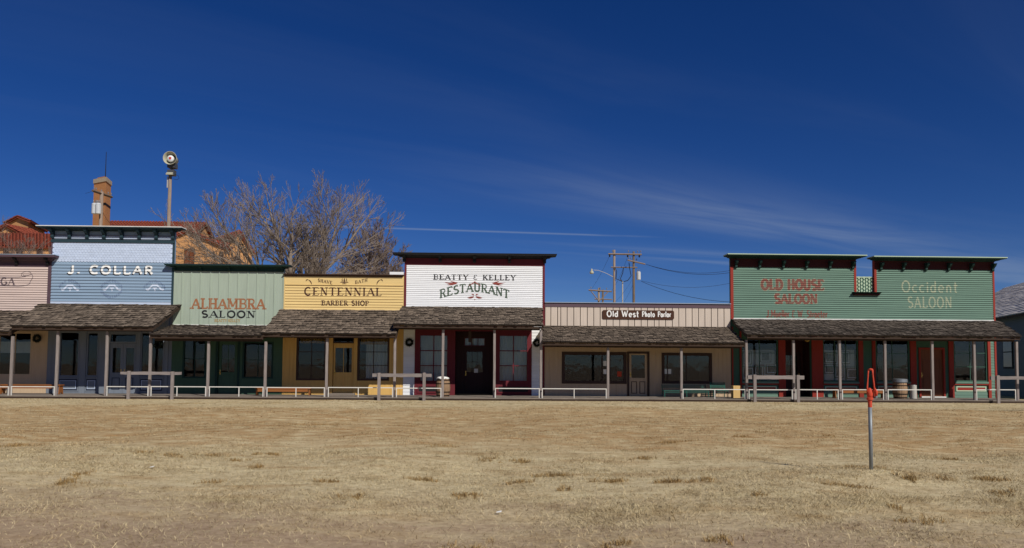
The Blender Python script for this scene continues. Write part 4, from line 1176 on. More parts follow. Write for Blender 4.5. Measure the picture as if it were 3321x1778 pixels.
bx(fb, 'drip_moulding', 'yellow', E3 + .052, E4 - .035, -.06, -.001, zf0 - .028, zf0 - .001)
cornice(b, 'umber', E3 + .05, E4 - .10, zf1 + .001, ZT, .17, ret=.08)
F0 = Flat()
write(b, 'CENTENNIAL', RECT(987, 1238, 933, 960), 'print_umber', S, thick=.19, thin=.08, serif=.15, space=.14)
write(b, 'BARBER SHOP', RECT(1043, 1197, 975, 992), 'print_umber', S, thick=.22, thin=.12, serif=.15, space=.10)
write(b, 'SHAVE', RECT(1031, 1078, 908, 919), 'print_umber', F0, y0=-.022, thick=.2, thin=.12, serif=.14, curve=lambda u: -.06 * u, space=.14)
write(b, 'BATH', RECT(1152, 1192, 907, 918), 'print_umber', F0, y0=-.022, thick=.2, thin=.12, serif=.14, curve=lambda u: .06 * u, space=.14)
pol = []
cx, cz = U(1117, 914)
for s in (-1, 1):
    pol += leaf_polys(cx + s * .02, cz - .06, .18, .05, R(90 - s * 40), -s * 1.6) + leaf_polys(cx + s * .06, cz + .02, .14, .04, R(90 - s * 70), s * 2.2)
    X, Z = U(1117 + s * 117, 908); pol += leaf_polys(X, Z, .30, .05, R(90 + s * 110), s * 1.3) + leaf_polys(X, Z, .13, .05, R(90 - s * 60), -s * 2.4)
pol += leaf_polys(cx, cz - .09, .26, .07, R(90)) + ribbon([(cx - .10, cz - .10), (cx + .10, cz - .10)], .025)
paint_polys(b, 'painted_ornament', pol, 'print_umber', F0, y0=-.022)
body(b, E3, E4, zt + .8, 9.5, 'yellow_wall')
x0_, x1_, z0_, z1_ = RECT(1264, 1307, 882.5, 890, -.12)
bx(b, 'cap_board', 'white', x0_, E4 - .03, -.16, .06, ZT + .003, max(z1_, ZT + .08))
for pt, pb in ((1062, 1058), (1281, 1279)): post(b, pt, pb, 0, zb)

# ---- white restaurant
b = thing('white_restaurant', 'white clapboard restaurant with burgundy trim and black bracketed cornice', 'building', ((E4 + E5) / 2, 0, 0))
zt, ze, zb = roof_of(b, (1306, 1760), 996, (1276, 1760), 1054.5, rows=11)
ZT = UZ(1540, 823, -.5)
wl_, wr_ = RECT(1356, 1457, 1082, 1242), RECT(1614, 1716, 1083, 1242)
rec = RECT(1476, 1602, 1075, 1290); rec = (rec[0], rec[1], DECK, rec[3])
sl, sr = UX(1345, 1180), UX(1724, 1180)
wall_holes(b, 'wall', 'white', E4, E5 - g, DECK - .1, zt + .02, [(sl + .05, sr - .05, DECK - .1, rec[3] + .1)])
wall_holes(b, 'storefront', 'burgundy', sl, sr, DECK, rec[3] + .28, [wl_, wr_, (rec[0], rec[1], DECK, rec[3])], -.05, -.004)
for q in (wl_, wr_):
    w = window(b, q, 2, 3, 'burgundy', frame=.10, mw=.045, y=-.03)
    a, c, z0, z1 = q
    curtain(w, a + .10, c - .10, z0 + .08, z1 - .55, .28, waves=7, amp=.015)
    curtain(w, a + .08, c - .08, z1 - .62, z1 - .05, .22, waves=16, amp=.02, name='valance')
    molded_panel(b, (a - .02, c + .02, DECK + .10, z0 - .10), 'black', 'burgundy', y=-.052, t=.07, d=.03)
D_ = 1.1
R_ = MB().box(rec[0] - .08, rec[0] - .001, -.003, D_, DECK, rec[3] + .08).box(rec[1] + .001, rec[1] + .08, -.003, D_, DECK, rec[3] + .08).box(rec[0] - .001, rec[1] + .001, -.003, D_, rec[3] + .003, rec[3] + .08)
R_.build('entry_recess', 'shaded_red', b)
dr = RECT(1505, 1573, 1131, 1290, D_); dr = (dr[0], dr[1], DECK, dr[3]); tr_ = RECT(1506, 1573, 1096, 1122, D_)
wall_holes(b, 'entry_wall', 'shaded_red', rec[0] - .08, rec[1] + .08, DECK, rec[3] + .08, [dr, tr_], D_ + .001, D_ + .10)
w = window(b, tr_, 3, 1, 'burgundy', frame=.03, y=D_ + .02); curtain(w, tr_[0], tr_[1], tr_[2], tr_[3], D_ + .16, waves=5)
d = door(b, (dr[0] + .01, dr[1] - .01, DECK + .01, dr[3] - .01), 'shaded_red', y=D_ + .03, glass=(dr[0] + .13, dr[1] - .13, DECK + 1.05, dr[3] - .15), cols=3, rows=2, panels=[(dr[0] + .14, dr[1] - .14, DECK + .2, DECK + .85)])
cx = (dr[0] + dr[1]) / 2
bx(d, 'hanging_notice', 'paper', cx - .02, cx + .16, D_ + .012, D_ + .018, DECK + 1.03, DECK + 1.22)
bx(b, 'floor_strip', 'plank', rec[0], rec[1], -.02, D_, .10, DECK - .002)
zfr = UZ(1540, 861)
for xa, xb in ((E4, UX(1318, 930)), (UX(1760, 930), E5 - g)): bx(b, 'corner_board', 'burgundy', xa, xb, -.04, 0, DECK if xa != E4 else zt, zfr)
upper_wall(b, 'white', E4, E5 - g, zt + .021, ZT - .05)
bx(b, 'frieze', 'burgundy', E4, E5 - g, -.041, 0, zfr + .002, ZT - .12)
S = clapboards(b, 'white', UX(1318, 930) + .002, UX(1760, 930) - .002, zt, zfr, 22, lo=.030)
cornice(b, 'black', E4 - .02, E5 + .02, UZ(1540, 838, -.2), ZT, .48, cap=.03, capm='black')
bk = bracket_mesh('bracket', 'black', .13, .34, .36)
for p in (1312, 1428, 1539, 1652, 1766): piece('bracket', bk, b, (UX(p, 845), -.042, UZ(1540, 853)))
for xa, xb in ((E4 + .002, sl - .004), (sr + .004, UX(1753, 1180))): clapboards(b, 'white', xa, xb, DECK, rec[3] + .25, 22, lo=.026)
write(b, 'BEATTY & KELLEY', RECT(1406, 1673, 891, 909), 'print_black', S, thick=.22, thin=.12, serif=.16, space=.14)
zb_ = UZ(1540, 970)
write(b, 'RESTAURANT', (UX(1426, 950), UX(1652, 950), zb_, zb_ + .42), 'print_green', S, thick=.18, thin=.12, serif=.15, space=.06, curve=lambda u: .33 * (1 - abs(u) ** 1.6))
pol = []
for s in (-1, 1):
    X, Z = U(1540 + s * 56, 918)
    for k, (L_, a_) in enumerate(((.62, 192), (.50, 205), (.34, 180))): pol += leaf_polys(X, Z, L_, .06, R(a_ if s < 0 else 180 - a_), s * .5)
    X, Z = U(1540 + s * 4, 915); pol += leaf_polys(X, Z, .40, .05, R(200 if s > 0 else -20) + (0 if s > 0 else 0), s * .3)
    X, Z = U(1540 + s * 3, 962); pol += leaf_polys(X, Z, .32, .09, R(-30 if s > 0 else 210), s * .7) + leaf_polys(X, Z + .05, .14, .06, R(60 if s > 0 else 120), -s * 1.2)
pol += leaf_polys(U(1540, 919)[0], U(1540, 919)[1], .10, .06, R(90)) + leaf_polys(U(1538, 972)[0], U(1538, 972)[1], .06, .05, R(0))
paint_polys(b, 'painted_flourish', pol, 'print_wine', S, lift=.006)
body(b, E4, E5, zt + 1.2, 10.0, 'white')
for pt, pb in ((1437, 1435), (1603, 1603), (1754, 1754)): post(b, pt, pb, 0, zb)

# ---- tan photo parlour
b = thing('tan_photo_parlor', 'long low tan board and batten shop with a brown hanging name board', 'building', ((E5 + E6) / 2, 0, 0))
zt, ze, zb = roof_of(b, (1766, 2362), 1060, (1759, 2415), 1112, rows=11)
ZT = UZ(2065, 982, -.08)
wl_ = RECT(1822, 2032, 1142, 1245); wr_ = RECT(2146, 2309, 1145, 1245); dr = RECT(2034, 2106, 1141, 1296); dr = (dr[0], dr[1], DECK, dr[3])
wl_ = (wl_[0], dr[0] - .03, wl_[2], wl_[3])
wall_holes(b, 'wall', 'tan_wall', E5, E6 - g, DECK - .1, zt + .02, [wl_, wr_, dr])
upper_wall(b, 'umber', E5, E6 - g, zt + .021, ZT - .02)
w1 = window(b, wl_, 3, 1, 'umber', frame=.14, y=.0, cols_at=[UX(1953, 1190), UX(1978, 1190)], mw=.05)
w2 = window(b, wr_, 3, 1, 'umber', frame=.13, y=.0, cols_at=[UX(2165, 1190), UX(2226, 1190)], mw=.05)
a, c, z0, z1 = dr
MB().box(a, a + .09, -.04, .1, DECK, z1).box(c - .09, c, -.04, .1, DECK, z1).box(a + .09, c - .09, -.039, .1, z1 - .09, z1).build('door_frame', 'umber', b)
dl = (a + .092, c - .092, DECK + .01, z1 - .092); xm = (dl[0] + dl[1]) / 2
door(b, dl, 'tan_wall', y=.03, glass=(dl[0] + .11, dl[1] - .11, DECK + .84, dl[3] - .06), cols=1, rows=1, panels=[(dl[0] + .10, xm - .06, DECK + .12, DECK + .68), (xm + .06, dl[1] - .10, DECK + .12, DECK + .68)], panelm='umber')
for p in (1782, 1797, 1812, 1850, 1880, 1910, 1940, 1970, 2000, 2115, 2128, 2140, 2318, 2332, 2346, 2358):
    x = UX(p, 1270); lo = DECK; hi = (wl_[2] - .01) if 1822 < p < 2032 else zt - .1
    bx(b, 'batten', 'tan_wall', x - .012, x + .012, -.013, 0, lo, hi)
zc0 = UZ(2065, 998)
bats = [UX(1740 + q / 3.629, 1030) for q in (168, 247, 285, 360, 438, 515, 597, 673, 748, 823, 900, 978, 1077, 1153, 1230, 1305, 1385, 1440, 1517, 1597, 1673, 1755, 1830, 1905, 1980, 2055, 2130, 2205)]
# upright boards with open joints between them
edges = [E5 + .01] + bats + [E6 - .01]
for i in range(len(edges) - 1):
    bx(b, 'upright_board', 'tan', edges[i] + .016, edges[i + 1] - .016, -.030 - random.uniform(0, .004), 0, zt + .022, zc0)
bx(b, 'fascia', 'purple_brown', E5 + .002, E6 - g, -.055, 0, zc0 + .001, ZT - .035)
bx(b, 'parapet_cap', 'cap_grey', E5 + .002, E6 - g, -.11, .16, ZT - .034, ZT)
sx0, sx1, sz0, sz1 = RECT(1953, 2185, 1007, 1036)
sg = thing('name_board', 'dark brown name board with white lettering on the tan shop front', 'sign', ((sx0 + sx1) / 2, -.04, sz0))
ch = .05
MB().prism([(sx0 + ch, sz0), (sx1 - ch, sz0), (sx1, sz0 + ch), (sx1, sz1 - ch), (sx1 - ch, sz1), (sx0 + ch, sz1), (sx0, sz1 - ch), (sx0, sz0 + ch)], 'y', -.075, -.035).build('board', 'sign_brown', sg)
hh = sz1 - sz0
write(sg, 'Old', (UX(1967, 1020), UX(2004, 1020), sz0 + .22 * hh, sz1 - .04 * hh), 'print_white', F0, y0=-.075, thick=.17, thin=.13, serif=0, space=.12)
write(sg, 'West', (UX(2015, 1020), UX(2071, 1020), sz0 + .22 * hh, sz1 - .04 * hh), 'print_white', F0, y0=-.075, thick=.17, thin=.13, serif=.1, space=.12)
write(sg, 'Photo', (UX(2081, 1020), UX(2122, 1020), sz0 + .24 * hh, sz1 - .08 * hh), 'print_white', F0, y0=-.075, thick=.16, thin=.12, serif=0, space=.12)
write(sg, 'Parlor', (UX(2132, 1020), UX(2175, 1020), sz0 + .24 * hh, sz1 - .08 * hh), 'print_white', F0, y0=-.075, thick=.16, thin=.12, serif=0, space=.12)
body(b, E5, E6, zt + .65, 9.0, 'tan_wall')
for pt, pb in ((1972, 1971), (2209, 2209)): post(b, pt, pb, 0, zb)
for i, (r_, m_, lab) in enumerate(((RECT(1957, 1971, 1171, 1187), 'paper', 'white paper notice taped high in the wide shop window'), (RECT(1957, 1971, 1198, 1213), 'paper', 'white paper notice taped low in the wide shop window'),
                               (RECT(2155, 2177, 1197, 1213), 'paper', 'white paper notice in the window behind the green benches'), (RECT(2002, 2016, 1205, 1222), 'poster_red', 'small red and orange poster in the window beside the tan door'))):
    o = MB().box(r_[0], r_[1], .012, .016, r_[2], r_[3]).build('paper_notice', m_, at=((r_[0] + r_[1]) / 2, .014, r_[2])); tag(o, lab, 'notice')

# ---- green double saloon
b = thing('green_double_saloon', 'green clapboard double saloon with red trim and two bracketed parapets', 'building', ((E6 + E7) / 2, 0, 0))
zt, ze, zb = roof_of(b, (2375, 3240), 1039, (2424, 3309), 1089.5, rows=12, m='shingle_dark')
ZT1, ZT2 = UZ(2578, 829, -.4), UZ(3035, 836.5, -.4)
ga, gb = UX(2775, 920), UX(2836, 920); zg = UZ(2806, 955)
W1 = RECT(2405, 2523, 1098, 1237); W2 = RECT(2669, 2783, 1098, 1238); W3 = RECT(2840, 2950, 1100, 1238); W4 = RECT(3093, 3201, 1098, 1238)
D1 = RECT(2548, 2630, 1092, 1296); D1 = (D1[0], D1[1], DECK, D1[3]); D2 = RECT(2980, 3064, 1128, 1290); D2 = (D2[0], D2[1], DECK, D2[3])
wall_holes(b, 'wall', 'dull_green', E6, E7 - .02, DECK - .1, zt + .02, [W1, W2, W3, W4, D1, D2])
upper_wall(b, 'sea_green', E6, E7 - .02, zt + .021, zg)
bx(b, 'false_front', 'sea_green', E6, ga, 0, .14, zg + .001, ZT1 - .04)
bx(b, 'false_front', 'sea_green', gb, E7 - .02, 0, .14, zg + .001, ZT2 - .04)
zf1_, zf2_ = UZ(2578, 868), UZ(3035, 875)
S = clapboards(b, 'sea_green', UX(2378, 950), E7 - .09, zt + .06, zf2_ , 24, notch=(ga - .09, gb + .09, zg), lo=.044)
bx(b, 'corner_board', 'brick_red', E6, UX(2378, 950) - .002, -.045, 0, zt, zf1_ + .4)
bx(b, 'corner_board', 'brick_red', ga - .088, ga + .02, -.045, .15, zg, zf1_ + .4)
bx(b, 'corner_board', 'brick_red', gb - .02, gb + .088, -.045, .15, zg, zf2_ + .4)
bx(b, 'corner_board', 'brick_red', E7 - .088, E7, -.045, .15, DECK, zf2_ + .4)
bx(b, 'frieze', 'ox_red', E6, ga, -.047, 0, zf1_, ZT1 - .12); bx(b, 'frieze', 'ox_red', gb, E7, -.047, 0, zf2_, ZT2 - .12)
cornice(b, 'deep_green', E6 + .01, ga - .01, ZT1 - .12, ZT1, .58, ret=.28, cap=.04, capm='pale_green')
cornice(b, 'deep_green', gb + .01, E7 - .01, ZT2 - .12, ZT2, .58, ret=.28, cap=.04, capm='pale_green')
bk = bracket_mesh('bracket', 'deep_green', .10, .26, .36)
for q in (115, 310, 505, 697, 890, 1080): piece('bracket', bk, b, (UX(2340 + q / 2.5535, 850), -.048, ZT1 - .58))
for q in (1312, 1497, 1685, 1870, 2055, 2235): piece('bracket', bk, b, (UX(2340 + q / 2.5535, 855), -.048, ZT2 - .58))
bx(b, 'wall_flashing', 'flashing', UX(2378, 1038), E7 - .09, -.06, -.001, zt + .0, zt + .055)
# diamond lattice between the parapets
la0, la1, lz0, lz1 = ga + .021, gb - .021, zg + .10, UZ(2806, 897)
L_ = bx(b, 'lattice_panel', 'dull_green', la0, la1, .10, .12, lz0, lz1 - .05)
dm = MB().prism([(-.05, 0), (0, -.085), (.05, 0), (0, .085)], 'y', -.02, 0).mesh('lattice_diamond', 'pale_green')
nc, nr_ = 7, 4
for i in range(nc):
    for j in range(nr_ + (i % 2)):
        piece('lattice_diamond', dm, L_, (la0 + (i + .5) * (la1 - la0) / nc, .099, lz0 + (j + (.5 if i % 2 == 0 else 0.08)) * (lz1 - .06 - lz0) / nr_ * .98))
bx(L_, 'lattice_cap', 'pale_green', la0, la1, .07, .14, lz1 - .049, lz1)
MB().prism([(-.10, zg + .02), (-.28, zg + .085), (.15, zg + .085), (.15, zg + .02)], 'x', ga - .20, gb + .22).build('lattice_sill', 'deep_green', b)
bx(b, 'sill_lip', 'ox_red', ga - .16, gb + .18, -.14, -.05, zg - .05, zg + .015)
for word, r_ in (('OLD HOUSE', RECT(2468, 2671, 906, 942)), ('SALOON', RECT(2511, 2650, 953, 986))):
    write(b, word, r_, 'print_cream', S, name='letter_outline', thick=.26, thin=.16, serif=.14, grow=.018, space=.06, lift=.003)
    write(b, word, r_, 'print_red', S, thick=.26, thin=.16, serif=.14, space=.06, lift=.008)
r_ = RECT(2485, 2683, 1006, 1031)
write(b, 'J.Mueller & W. Straeter', r_, 'print_red', S, thick=.16, thin=.13, serif=.08, space=.05)
r_ = RECT(2922, 3105, 911, 950)
write(b, 'Occident', r_, 'print_cream', S, thick=.12, thin=.09, serif=0, space=.12)
r_ = RECT(2942, 3086, 962, 1000)
write(b, 'SALOON', r_, 'print_cream', S, thick=.13, thin=.09, serif=.1, space=.12)
for p0, p1 in ((2373, 2377), (2399, 2404), (2524, 2546), (2632, 2668), (2784, 2798), (2828, 2838), (2951, 2970), (3076, 3091), (3202, 3211)):
    bx(b, 'pilaster', 'brick_red', UX(p0, 1180), UX(p1, 1180), -.07, 0, DECK, zt - .35)
clapboards(b, 'sea_green', UX(3211, 1180) + .004, E7 - .09, DECK, zt - .3, 26, lo=.03)
for q, p0, p1 in ((W1, 2405, 2523), (W2, 2669, 2783), (W3, 2840, 2950), (W4, 3093, 3201)):
    a, c, z0, z1 = q
    bx(b, 'sill', 'sea_green', a, c, -.09, 0, z0 - .09, z0 - .004); bx(b, 'sill_band', 'brick_red', a, c, -.06, 0, z0 - .16, z0 - .091)
    molded_panel(b, (a + .08, c - .08, DECK + .30, z0 - .22), 'brick_red', 'pale_green', y=-.003, t=.05)
    clapboards(b, 'sea_green', a + .004, c - .004, DECK, DECK + .27, 2, lo=.02)
    w = window(b, q, 2 if q is not W2 else 3, 3, 'dull_green', frame=.05, mw=.025)
    if q in (W1, W2):
        curtain(w, a + .08, c - .08, z0 + .06, z0 + (z1 - z0) * .73, .20, 'curtain', waves=2, amp=.004, name='display_cloth')
a, c, z0, z1 = D1; D_ = .9
MB().box(a - .06, a - .001, .145, D_, DECK, z1 + .06).box(c + .001, c + .06, .145, D_, DECK, z1 + .06).box(a - .001, c + .001, .145, D_, z1 + .003, z1 + .06).build('entry_recess', 'ox_red', b)  # darker red than the other trim, standing in for shade inside the recess
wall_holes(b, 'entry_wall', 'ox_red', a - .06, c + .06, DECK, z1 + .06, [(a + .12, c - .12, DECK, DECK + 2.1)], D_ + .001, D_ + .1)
d = door(b, (a + .13, c - .13, DECK + .01, DECK + 2.09), 'shaded_red', y=D_ + .03, glass=(a + .26, c - .26, DECK + 1.0, DECK + 1.95), cols=2, rows=2, panels=[(a + .27, c - .27, DECK + .2, DECK + .85)], handle='right')
a, c, z0, z1 = D2
MB().box(a, a + .08, -.05, .1, DECK, z1).box(c - .08, c, -.05, .1, DECK, z1).box(a + .08, c - .08, -.049, .1, z1 - .08, z1).build('door_frame', 'brick_red', b)
d = door(b, (a + .082, c - .082, DECK + .07, z1 - .082), 'door_wood', y=.03, panels=[(a + .2, (a + c) / 2 - .05, DECK + .2, DECK + .95), ((a + c) / 2 + .05, c - .2, DECK + .2, DECK + .95), (a + .2, c - .2, DECK + 1.1, z1 - .55)], handle='left')
bx(b, 'door_sill', 'flashing', a + .05, c - .02, -.12, .02, DECK + .003, DECK + .06)
body(b, E6, E7 - .05, zt + .9, 10.0, 'sea_green')
for pt, pb in ((2420, 2421), (2573, 2574), (2722, 2724), (2870, 2871), (3022, 3025), (3158, 3161), (3296, 3299)): post(b, pt, pb, 0, zb)
# framed pictures on the display cloths
PICS = ['tall narrow framed picture high in the window nearest the plywood box', 'wide framed picture high in the window nearest the plywood box',
        'small low framed picture beside the plywood box corner post', 'low framed picture in the middle of the window nearest the plywood box', 'wide low framed picture beside the recessed saloon door',
        'wide framed picture high on the recessed door side of the second saloon window', 'upright framed picture high in the second saloon window', 'small framed picture low on the recessed door side of the second saloon window',
        'tall framed picture low in the middle of the second saloon window', 'wide framed picture low in the second saloon window']
for i, (px, py, wpx, hpx) in enumerate(((2425, 1160, 26, 44), (2483, 1158, 36, 34), (2430, 1205, 30, 28), (2462, 1203, 30, 38), (2503, 1197, 36, 32),
                                        (2694, 1160, 38, 34), (2742, 1160, 30, 40), (2690, 1197, 34, 30), (2722, 1204, 30, 42), (2765, 1212, 38, 34))):
    r_ = RECT(px - wpx / 2, px + wpx / 2, py - hpx / 2, py + hpx / 2, .15)
    t = thing('framed_picture', PICS[i], 'picture', ((r_[0] + r_[1]) / 2, .15, r_[2]), 'framed pictures in the saloon windows')
    f = .03
    MB().box(r_[0], r_[1], .145, .165, r_[2], r_[2] + f).box(r_[0], r_[1], .145, .165, r_[3] - f, r_[3]).box(r_[0], r_[0] + f, .145, .1649, r_[2] + f, r_[3] - f).box(r_[1] - f, r_[1], .145, .1649, r_[2] + f, r_[3] - f).build('frame', 'picture_frame', t)
    MB().box(r_[0] + f, r_[1] - f, .155, .16, r_[2] + f, r_[3] - f).build('mount', 'paper', t)
    f = .075 if min(r_[1] - r_[0], r_[3] - r_[2]) > .3 else .055
    MB().box(r_[0] + f, r_[1] - f, .152, .1545, r_[2] + f, r_[3] - f).build('image', 'print_image', t)

# ------------------------------------------------------------------ grey blue house set back past the end of the row
an = R(17); tv = Vector((math.sin(an), math.cos(an), 0)); nv = Vector((math.cos(an), -math.sin(an), 0))
P0 = Vector((UX(3275, 1100, 5.0), 5.0, 0))
def HW(u, v, z): return tuple(P0 + tv * u + nv * v + Vector((0, 0, z)))
b = thing('grey_blue_house', 'grey blue clapboard house with grey shingled gable roof beyond the green saloon', 'building', HW(4, 4.5, 0))
u0, u1, vd, zw = -4.5, 14.3, 9.0, 4.55
pitch = .60; ov = .45
zr = zw + pitch * vd / 2
def oriented(pts8, faces=((0, 3, 2, 1), (4, 5, 6, 7), (0, 1, 5, 4), (1, 2, 6, 5), (2, 3, 7, 6), (3, 0, 4, 7))):
    B = MB(); B.v = list(pts8); B.f = list(faces); return B
B = MB()
for (ua, ub, va, vb) in ((u0, u1, 0, .12), (u0, u1, vd - .12, vd)):
    o = oriented([HW(ua, va, 0), HW(ub, va, 0), HW(ub, vb, 0), HW(ua, vb, 0), HW(ua, va, zw), HW(ub, va, zw), HW(ub, vb, zw), HW(ua, vb, zw)])
    i = len(B.v); B.v += o.v; B.f += [tuple(i + q for q in f) for f in o.f]
for uu in (u0, u1 - .12):
    i = len(B.v)
    pr = [(.12, 0), (vd - .12, 0), (vd - .12, zw), (vd / 2, zr - .1), (.12, zw)]
    B.v += [HW(uu, v, z) for v, z in pr] + [HW(uu + .12, v, z) for v, z in pr]
    B.f += [(i, i + 1, i + 2, i + 3, i + 4), (i + 9, i + 8, i + 7, i + 6, i + 5)] + [(i + k, i + 5 + k, i + 5 + (k + 1) % 5, i + (k + 1) % 5) for k in range(5)]
B.build('wall', 'grey_blue_wall', b)
th_ = math.atan2(-math.cos(an), -math.sin(an))
lm = lap_mesh('clapboard', 'grey_blue_wall', u1 - u0, .184, lo=.022)
for k in range(25): piece('clapboard', lm, b, HW(u1, 0, .05 + k * .18), (0, 0, th_))
dk = oriented([HW(u0 - .3, -ov, zw - pitch * ov), HW(u1 + .3, -ov, zw - pitch * ov), HW(u1 + .3, vd / 2, zr), HW(u0 - .3, vd / 2, zr),
               HW(u0 - .3, -ov, zw - pitch * ov - .12), HW(u1 + .3, -ov, zw - pitch * ov - .12), HW(u1 + .3, vd / 2, zr - .12), HW(u0 - .3, vd / 2, zr - .12)],
              ((0, 1, 2, 3), (7, 6, 5, 4), (4, 5, 1, 0), (5, 6, 2, 1), (6, 7, 3, 2), (7, 4, 0, 3))).build('roof', 'roof_under', b)
dk2 = oriented([HW(u0 - .3, vd + ov, zw - pitch * ov), HW(u1 + .3, vd + ov, zw - pitch * ov), HW(u1 + .3, vd / 2 + .002, zr), HW(u0 - .3, vd / 2 + .002, zr),
               HW(u0 - .3, vd + ov, zw - pitch * ov - .12), HW(u1 + .3, vd + ov, zw - pitch * ov - .12), HW(u1 + .3, vd / 2 + .002, zr - .12), HW(u0 - .3, vd / 2 + .002, zr - .12)],
              ((0, 1, 2, 3), (7, 6, 5, 4), (4, 5, 1, 0), (5, 6, 2, 1), (6, 7, 3, 2), (7, 4, 0, 3))).build('rear_roof', 'roof_grey', b)
nco = 22; sl_len = (vd / 2 + ov)
for k in range(nco):
    va, vb = -ov - .02 + sl_len * k / nco, -ov + sl_len * (k + 1.6) / nco
    vb = min(vb, vd / 2)
    za, zb2 = zw + pitch * va, zw + pitch * vb
    C = MB(); n = 26
    for i in range(n + 1):
        u = u0 - .32 + (u1 - u0 + .64) * i / n; j = random.uniform(-.02, .02)
        C.v += [HW(u, va + j, za + .012), HW(u, va + j, za + .065 + random.uniform(-.01, .012)), HW(u, vb, zb2 + .012)]
    for i in range(n):
        q = 3 * i; C.f += [(q, q + 1, q + 4, q + 3), (q + 1, q + 2, q + 5, q + 4)]
    C.build('shingle_course', 'roof_grey', dk)
win = oriented([HW(.95, -.06, 1.5), HW(-.5, -.06, 1.5), HW(-.5, .0, 1.5), HW(.95, .0, 1.5), HW(.95, -.06, 3.3), HW(-.5, -.06, 3.3), HW(-.5, 0, 3.3), HW(.95, 0, 3.3)]).build('window', 'black', b)
for za, zb2 in ((1.6, 2.37), (2.43, 3.2)):
    oriented([HW(.86, -.068, za), HW(-.41, -.068, za), HW(-.41, -.062, za), HW(.86, -.062, za), HW(.86, -.068, zb2), HW(-.41, -.068, zb2), HW(-.41, -.062, zb2), HW(.86, -.062, zb2)]).build('pane', 'dark_pane', win)
B = MB().tube([HW(-1.0, -.5, 4.24), HW(.6, -.52, 4.1), HW(2.2, -.5, 4.24)], .03, 6)

# ------------------------------------------------------------------ mission style building far behind the row
def MP(px, py, Y): x, z = U(px, py, Y); return Vector((x, Y, z))
b = thing('mission_building', 'large tan stucco building with red clay tile gables and a square brick chimney', 'building', (UX(330, 1150, 48), 48, 0))
def tiles(parent, a, bb, c, d, name='roof', ov=.25):
    """tile slope: a-b eave, d-c ridge (a below d); deck with rounded tile ribs running up the slope"""
    a, bb, c, d = [Vector(p) for p in (a, bb, c, d)]
    n = (bb - a).cross(d - a).normalized()
    if n.z < 0: n = -n
    B = MB()
    q = [a, bb, c, d]; B.v = [tuple(p) for p in q] + [tuple(p - n * .18) for p in q]
    B.f = [(0, 1, 2, 3), (7, 6, 5, 4), (4, 5, 1, 0), (5, 6, 2, 1), (6, 7, 3, 2), (7, 4, 0, 3)]
    o = B.build(name, 'tile', parent)
    T = MB(); w = max((bb - a).length, (c - d).length); k = max(4, int(w / .34))
    for i in range(k + 1):
        t = i / k; p0, p1 = a.lerp(bb, t), d.lerp(c, t)
        m = max(2, int((p1 - p0).length / .45)); dr_ = (p1 - p0) / m
        for j in range(m):
            T.tube([p0 + dr_ * j + n * .05, p0 + dr_ * (j + 1.05) + n * .015], [.11, .09], 5, caps=False)
    T.build('clay_tiles', 'tile', o)['kind'] = 'stuff'
    return o
def gable_house(FL, FR, dep, zr_, wallname='wall', ov=.5):
    """FL, FR: eave points of the gable wall; dep: vector to the back"""
    FL, FR, dep = Vector(FL), Vector(FR), Vector(dep)
    FR.z = FL.z
    mid = (FL + FR) / 2; mid.z = zr_
    B = MB()
    pts = [Vector((FL.x, FL.y, 0)), Vector((FR.x, FR.y, 0)), FR, mid, FL]
    B.v = [tuple(p) for p in pts] + [tuple(p + dep) for p in pts]
    B.f = [(0, 1, 2, 3, 4), (9, 8, 7, 6, 5), (1, 6, 7, 2), (0, 4, 9, 5), (0, 5, 6, 1)]
    w = B.build(wallname, 'stucco', b)
    dn = dep.normalized()
    for E in (FL, FR):
        s = (E - mid); e2 = mid + s * (1 + ov / s.length)
        up_ = Vector((0, 0, .14))
        tiles(b, e2 - dn * .35 + up_, e2 + dep + up_, mid + dep + up_, mid - dn * .35 + up_, 'roof')
    return w
# left wing
FL, FR = MP(26, 724, 48), MP(92, 724, 47); back = MP(146, 724, 53)
gable_house(FL, FR, (back.x - FR.x, 6.0, 0), UZ(62, 707, 47.5))
FL, FR = MP(-28, 762, 45), MP(80, 760, 44.5)
gable_house(FL, FR, (.8, 2.4, 0), UZ(28, 735, 45))
e0, e1 = MP(-90, 800, 40), MP(165, 801, 40); r0, r1 = MP(-90, 757, 44), MP(165, 758, 44)
e0.z = e1.z; r0.z = r1.z
tiles(b, e0, e1, r1, r0, 'roof')
B = MB().prism([(40.35, 0), (40.35, e1.z - .15), (44, r1.z - .25), (44.4, r1.z - .25), (44.4, 0)], 'x', e0.x + .3, e1.x - .3); B.build('wall', 'stucco', b)
for px in (20, 62, 128):
    r_ = RECT(px - 9, px + 9, 806, 840, 40.3); bx(b, 'window', 'umber', r_[0], r_[1], 40.25, 40.36, r_[2], r_[3])
# main ridge and right gables
ya, yb_, ym_ = 50.0, 62.0, 56.0
xl, xr = UX(344, 730, ym_), UX(660, 730, ym_); zr_ = UZ(500, 723, ym_); ze_ = zr_ - 3.4
B = MB().prism([(ya, 0), (ya, ze_), (ym_, zr_), (yb_, ze_), (yb_, 0)], 'x', xl, xr); B.build('wall', 'stucco', b)
for yy in (ya - .5, yb_ + .5):
    zz = zr_ - 3.4 * abs(yy - ym_) / 6.0
    tiles(b, (xl - .3, yy, zz + .14), (xr + .35, yy, zz + .14), (xr + .35, ym_, zr_ + .14), (xl - .3, ym_, zr_ + .14), 'roof')
FL, FR = MP(496, 797, 46), MP(726, 797, 46)
g1 = gable_house(FL, FR, (0, 7, 0), UZ(611, 752, 46))
r_ = RECT(599, 631, 808, 862, 46)
wn_ = bx(b, 'window', 'umber', r_[0], r_[1], 45.9, 46.02, r_[2], r_[3])
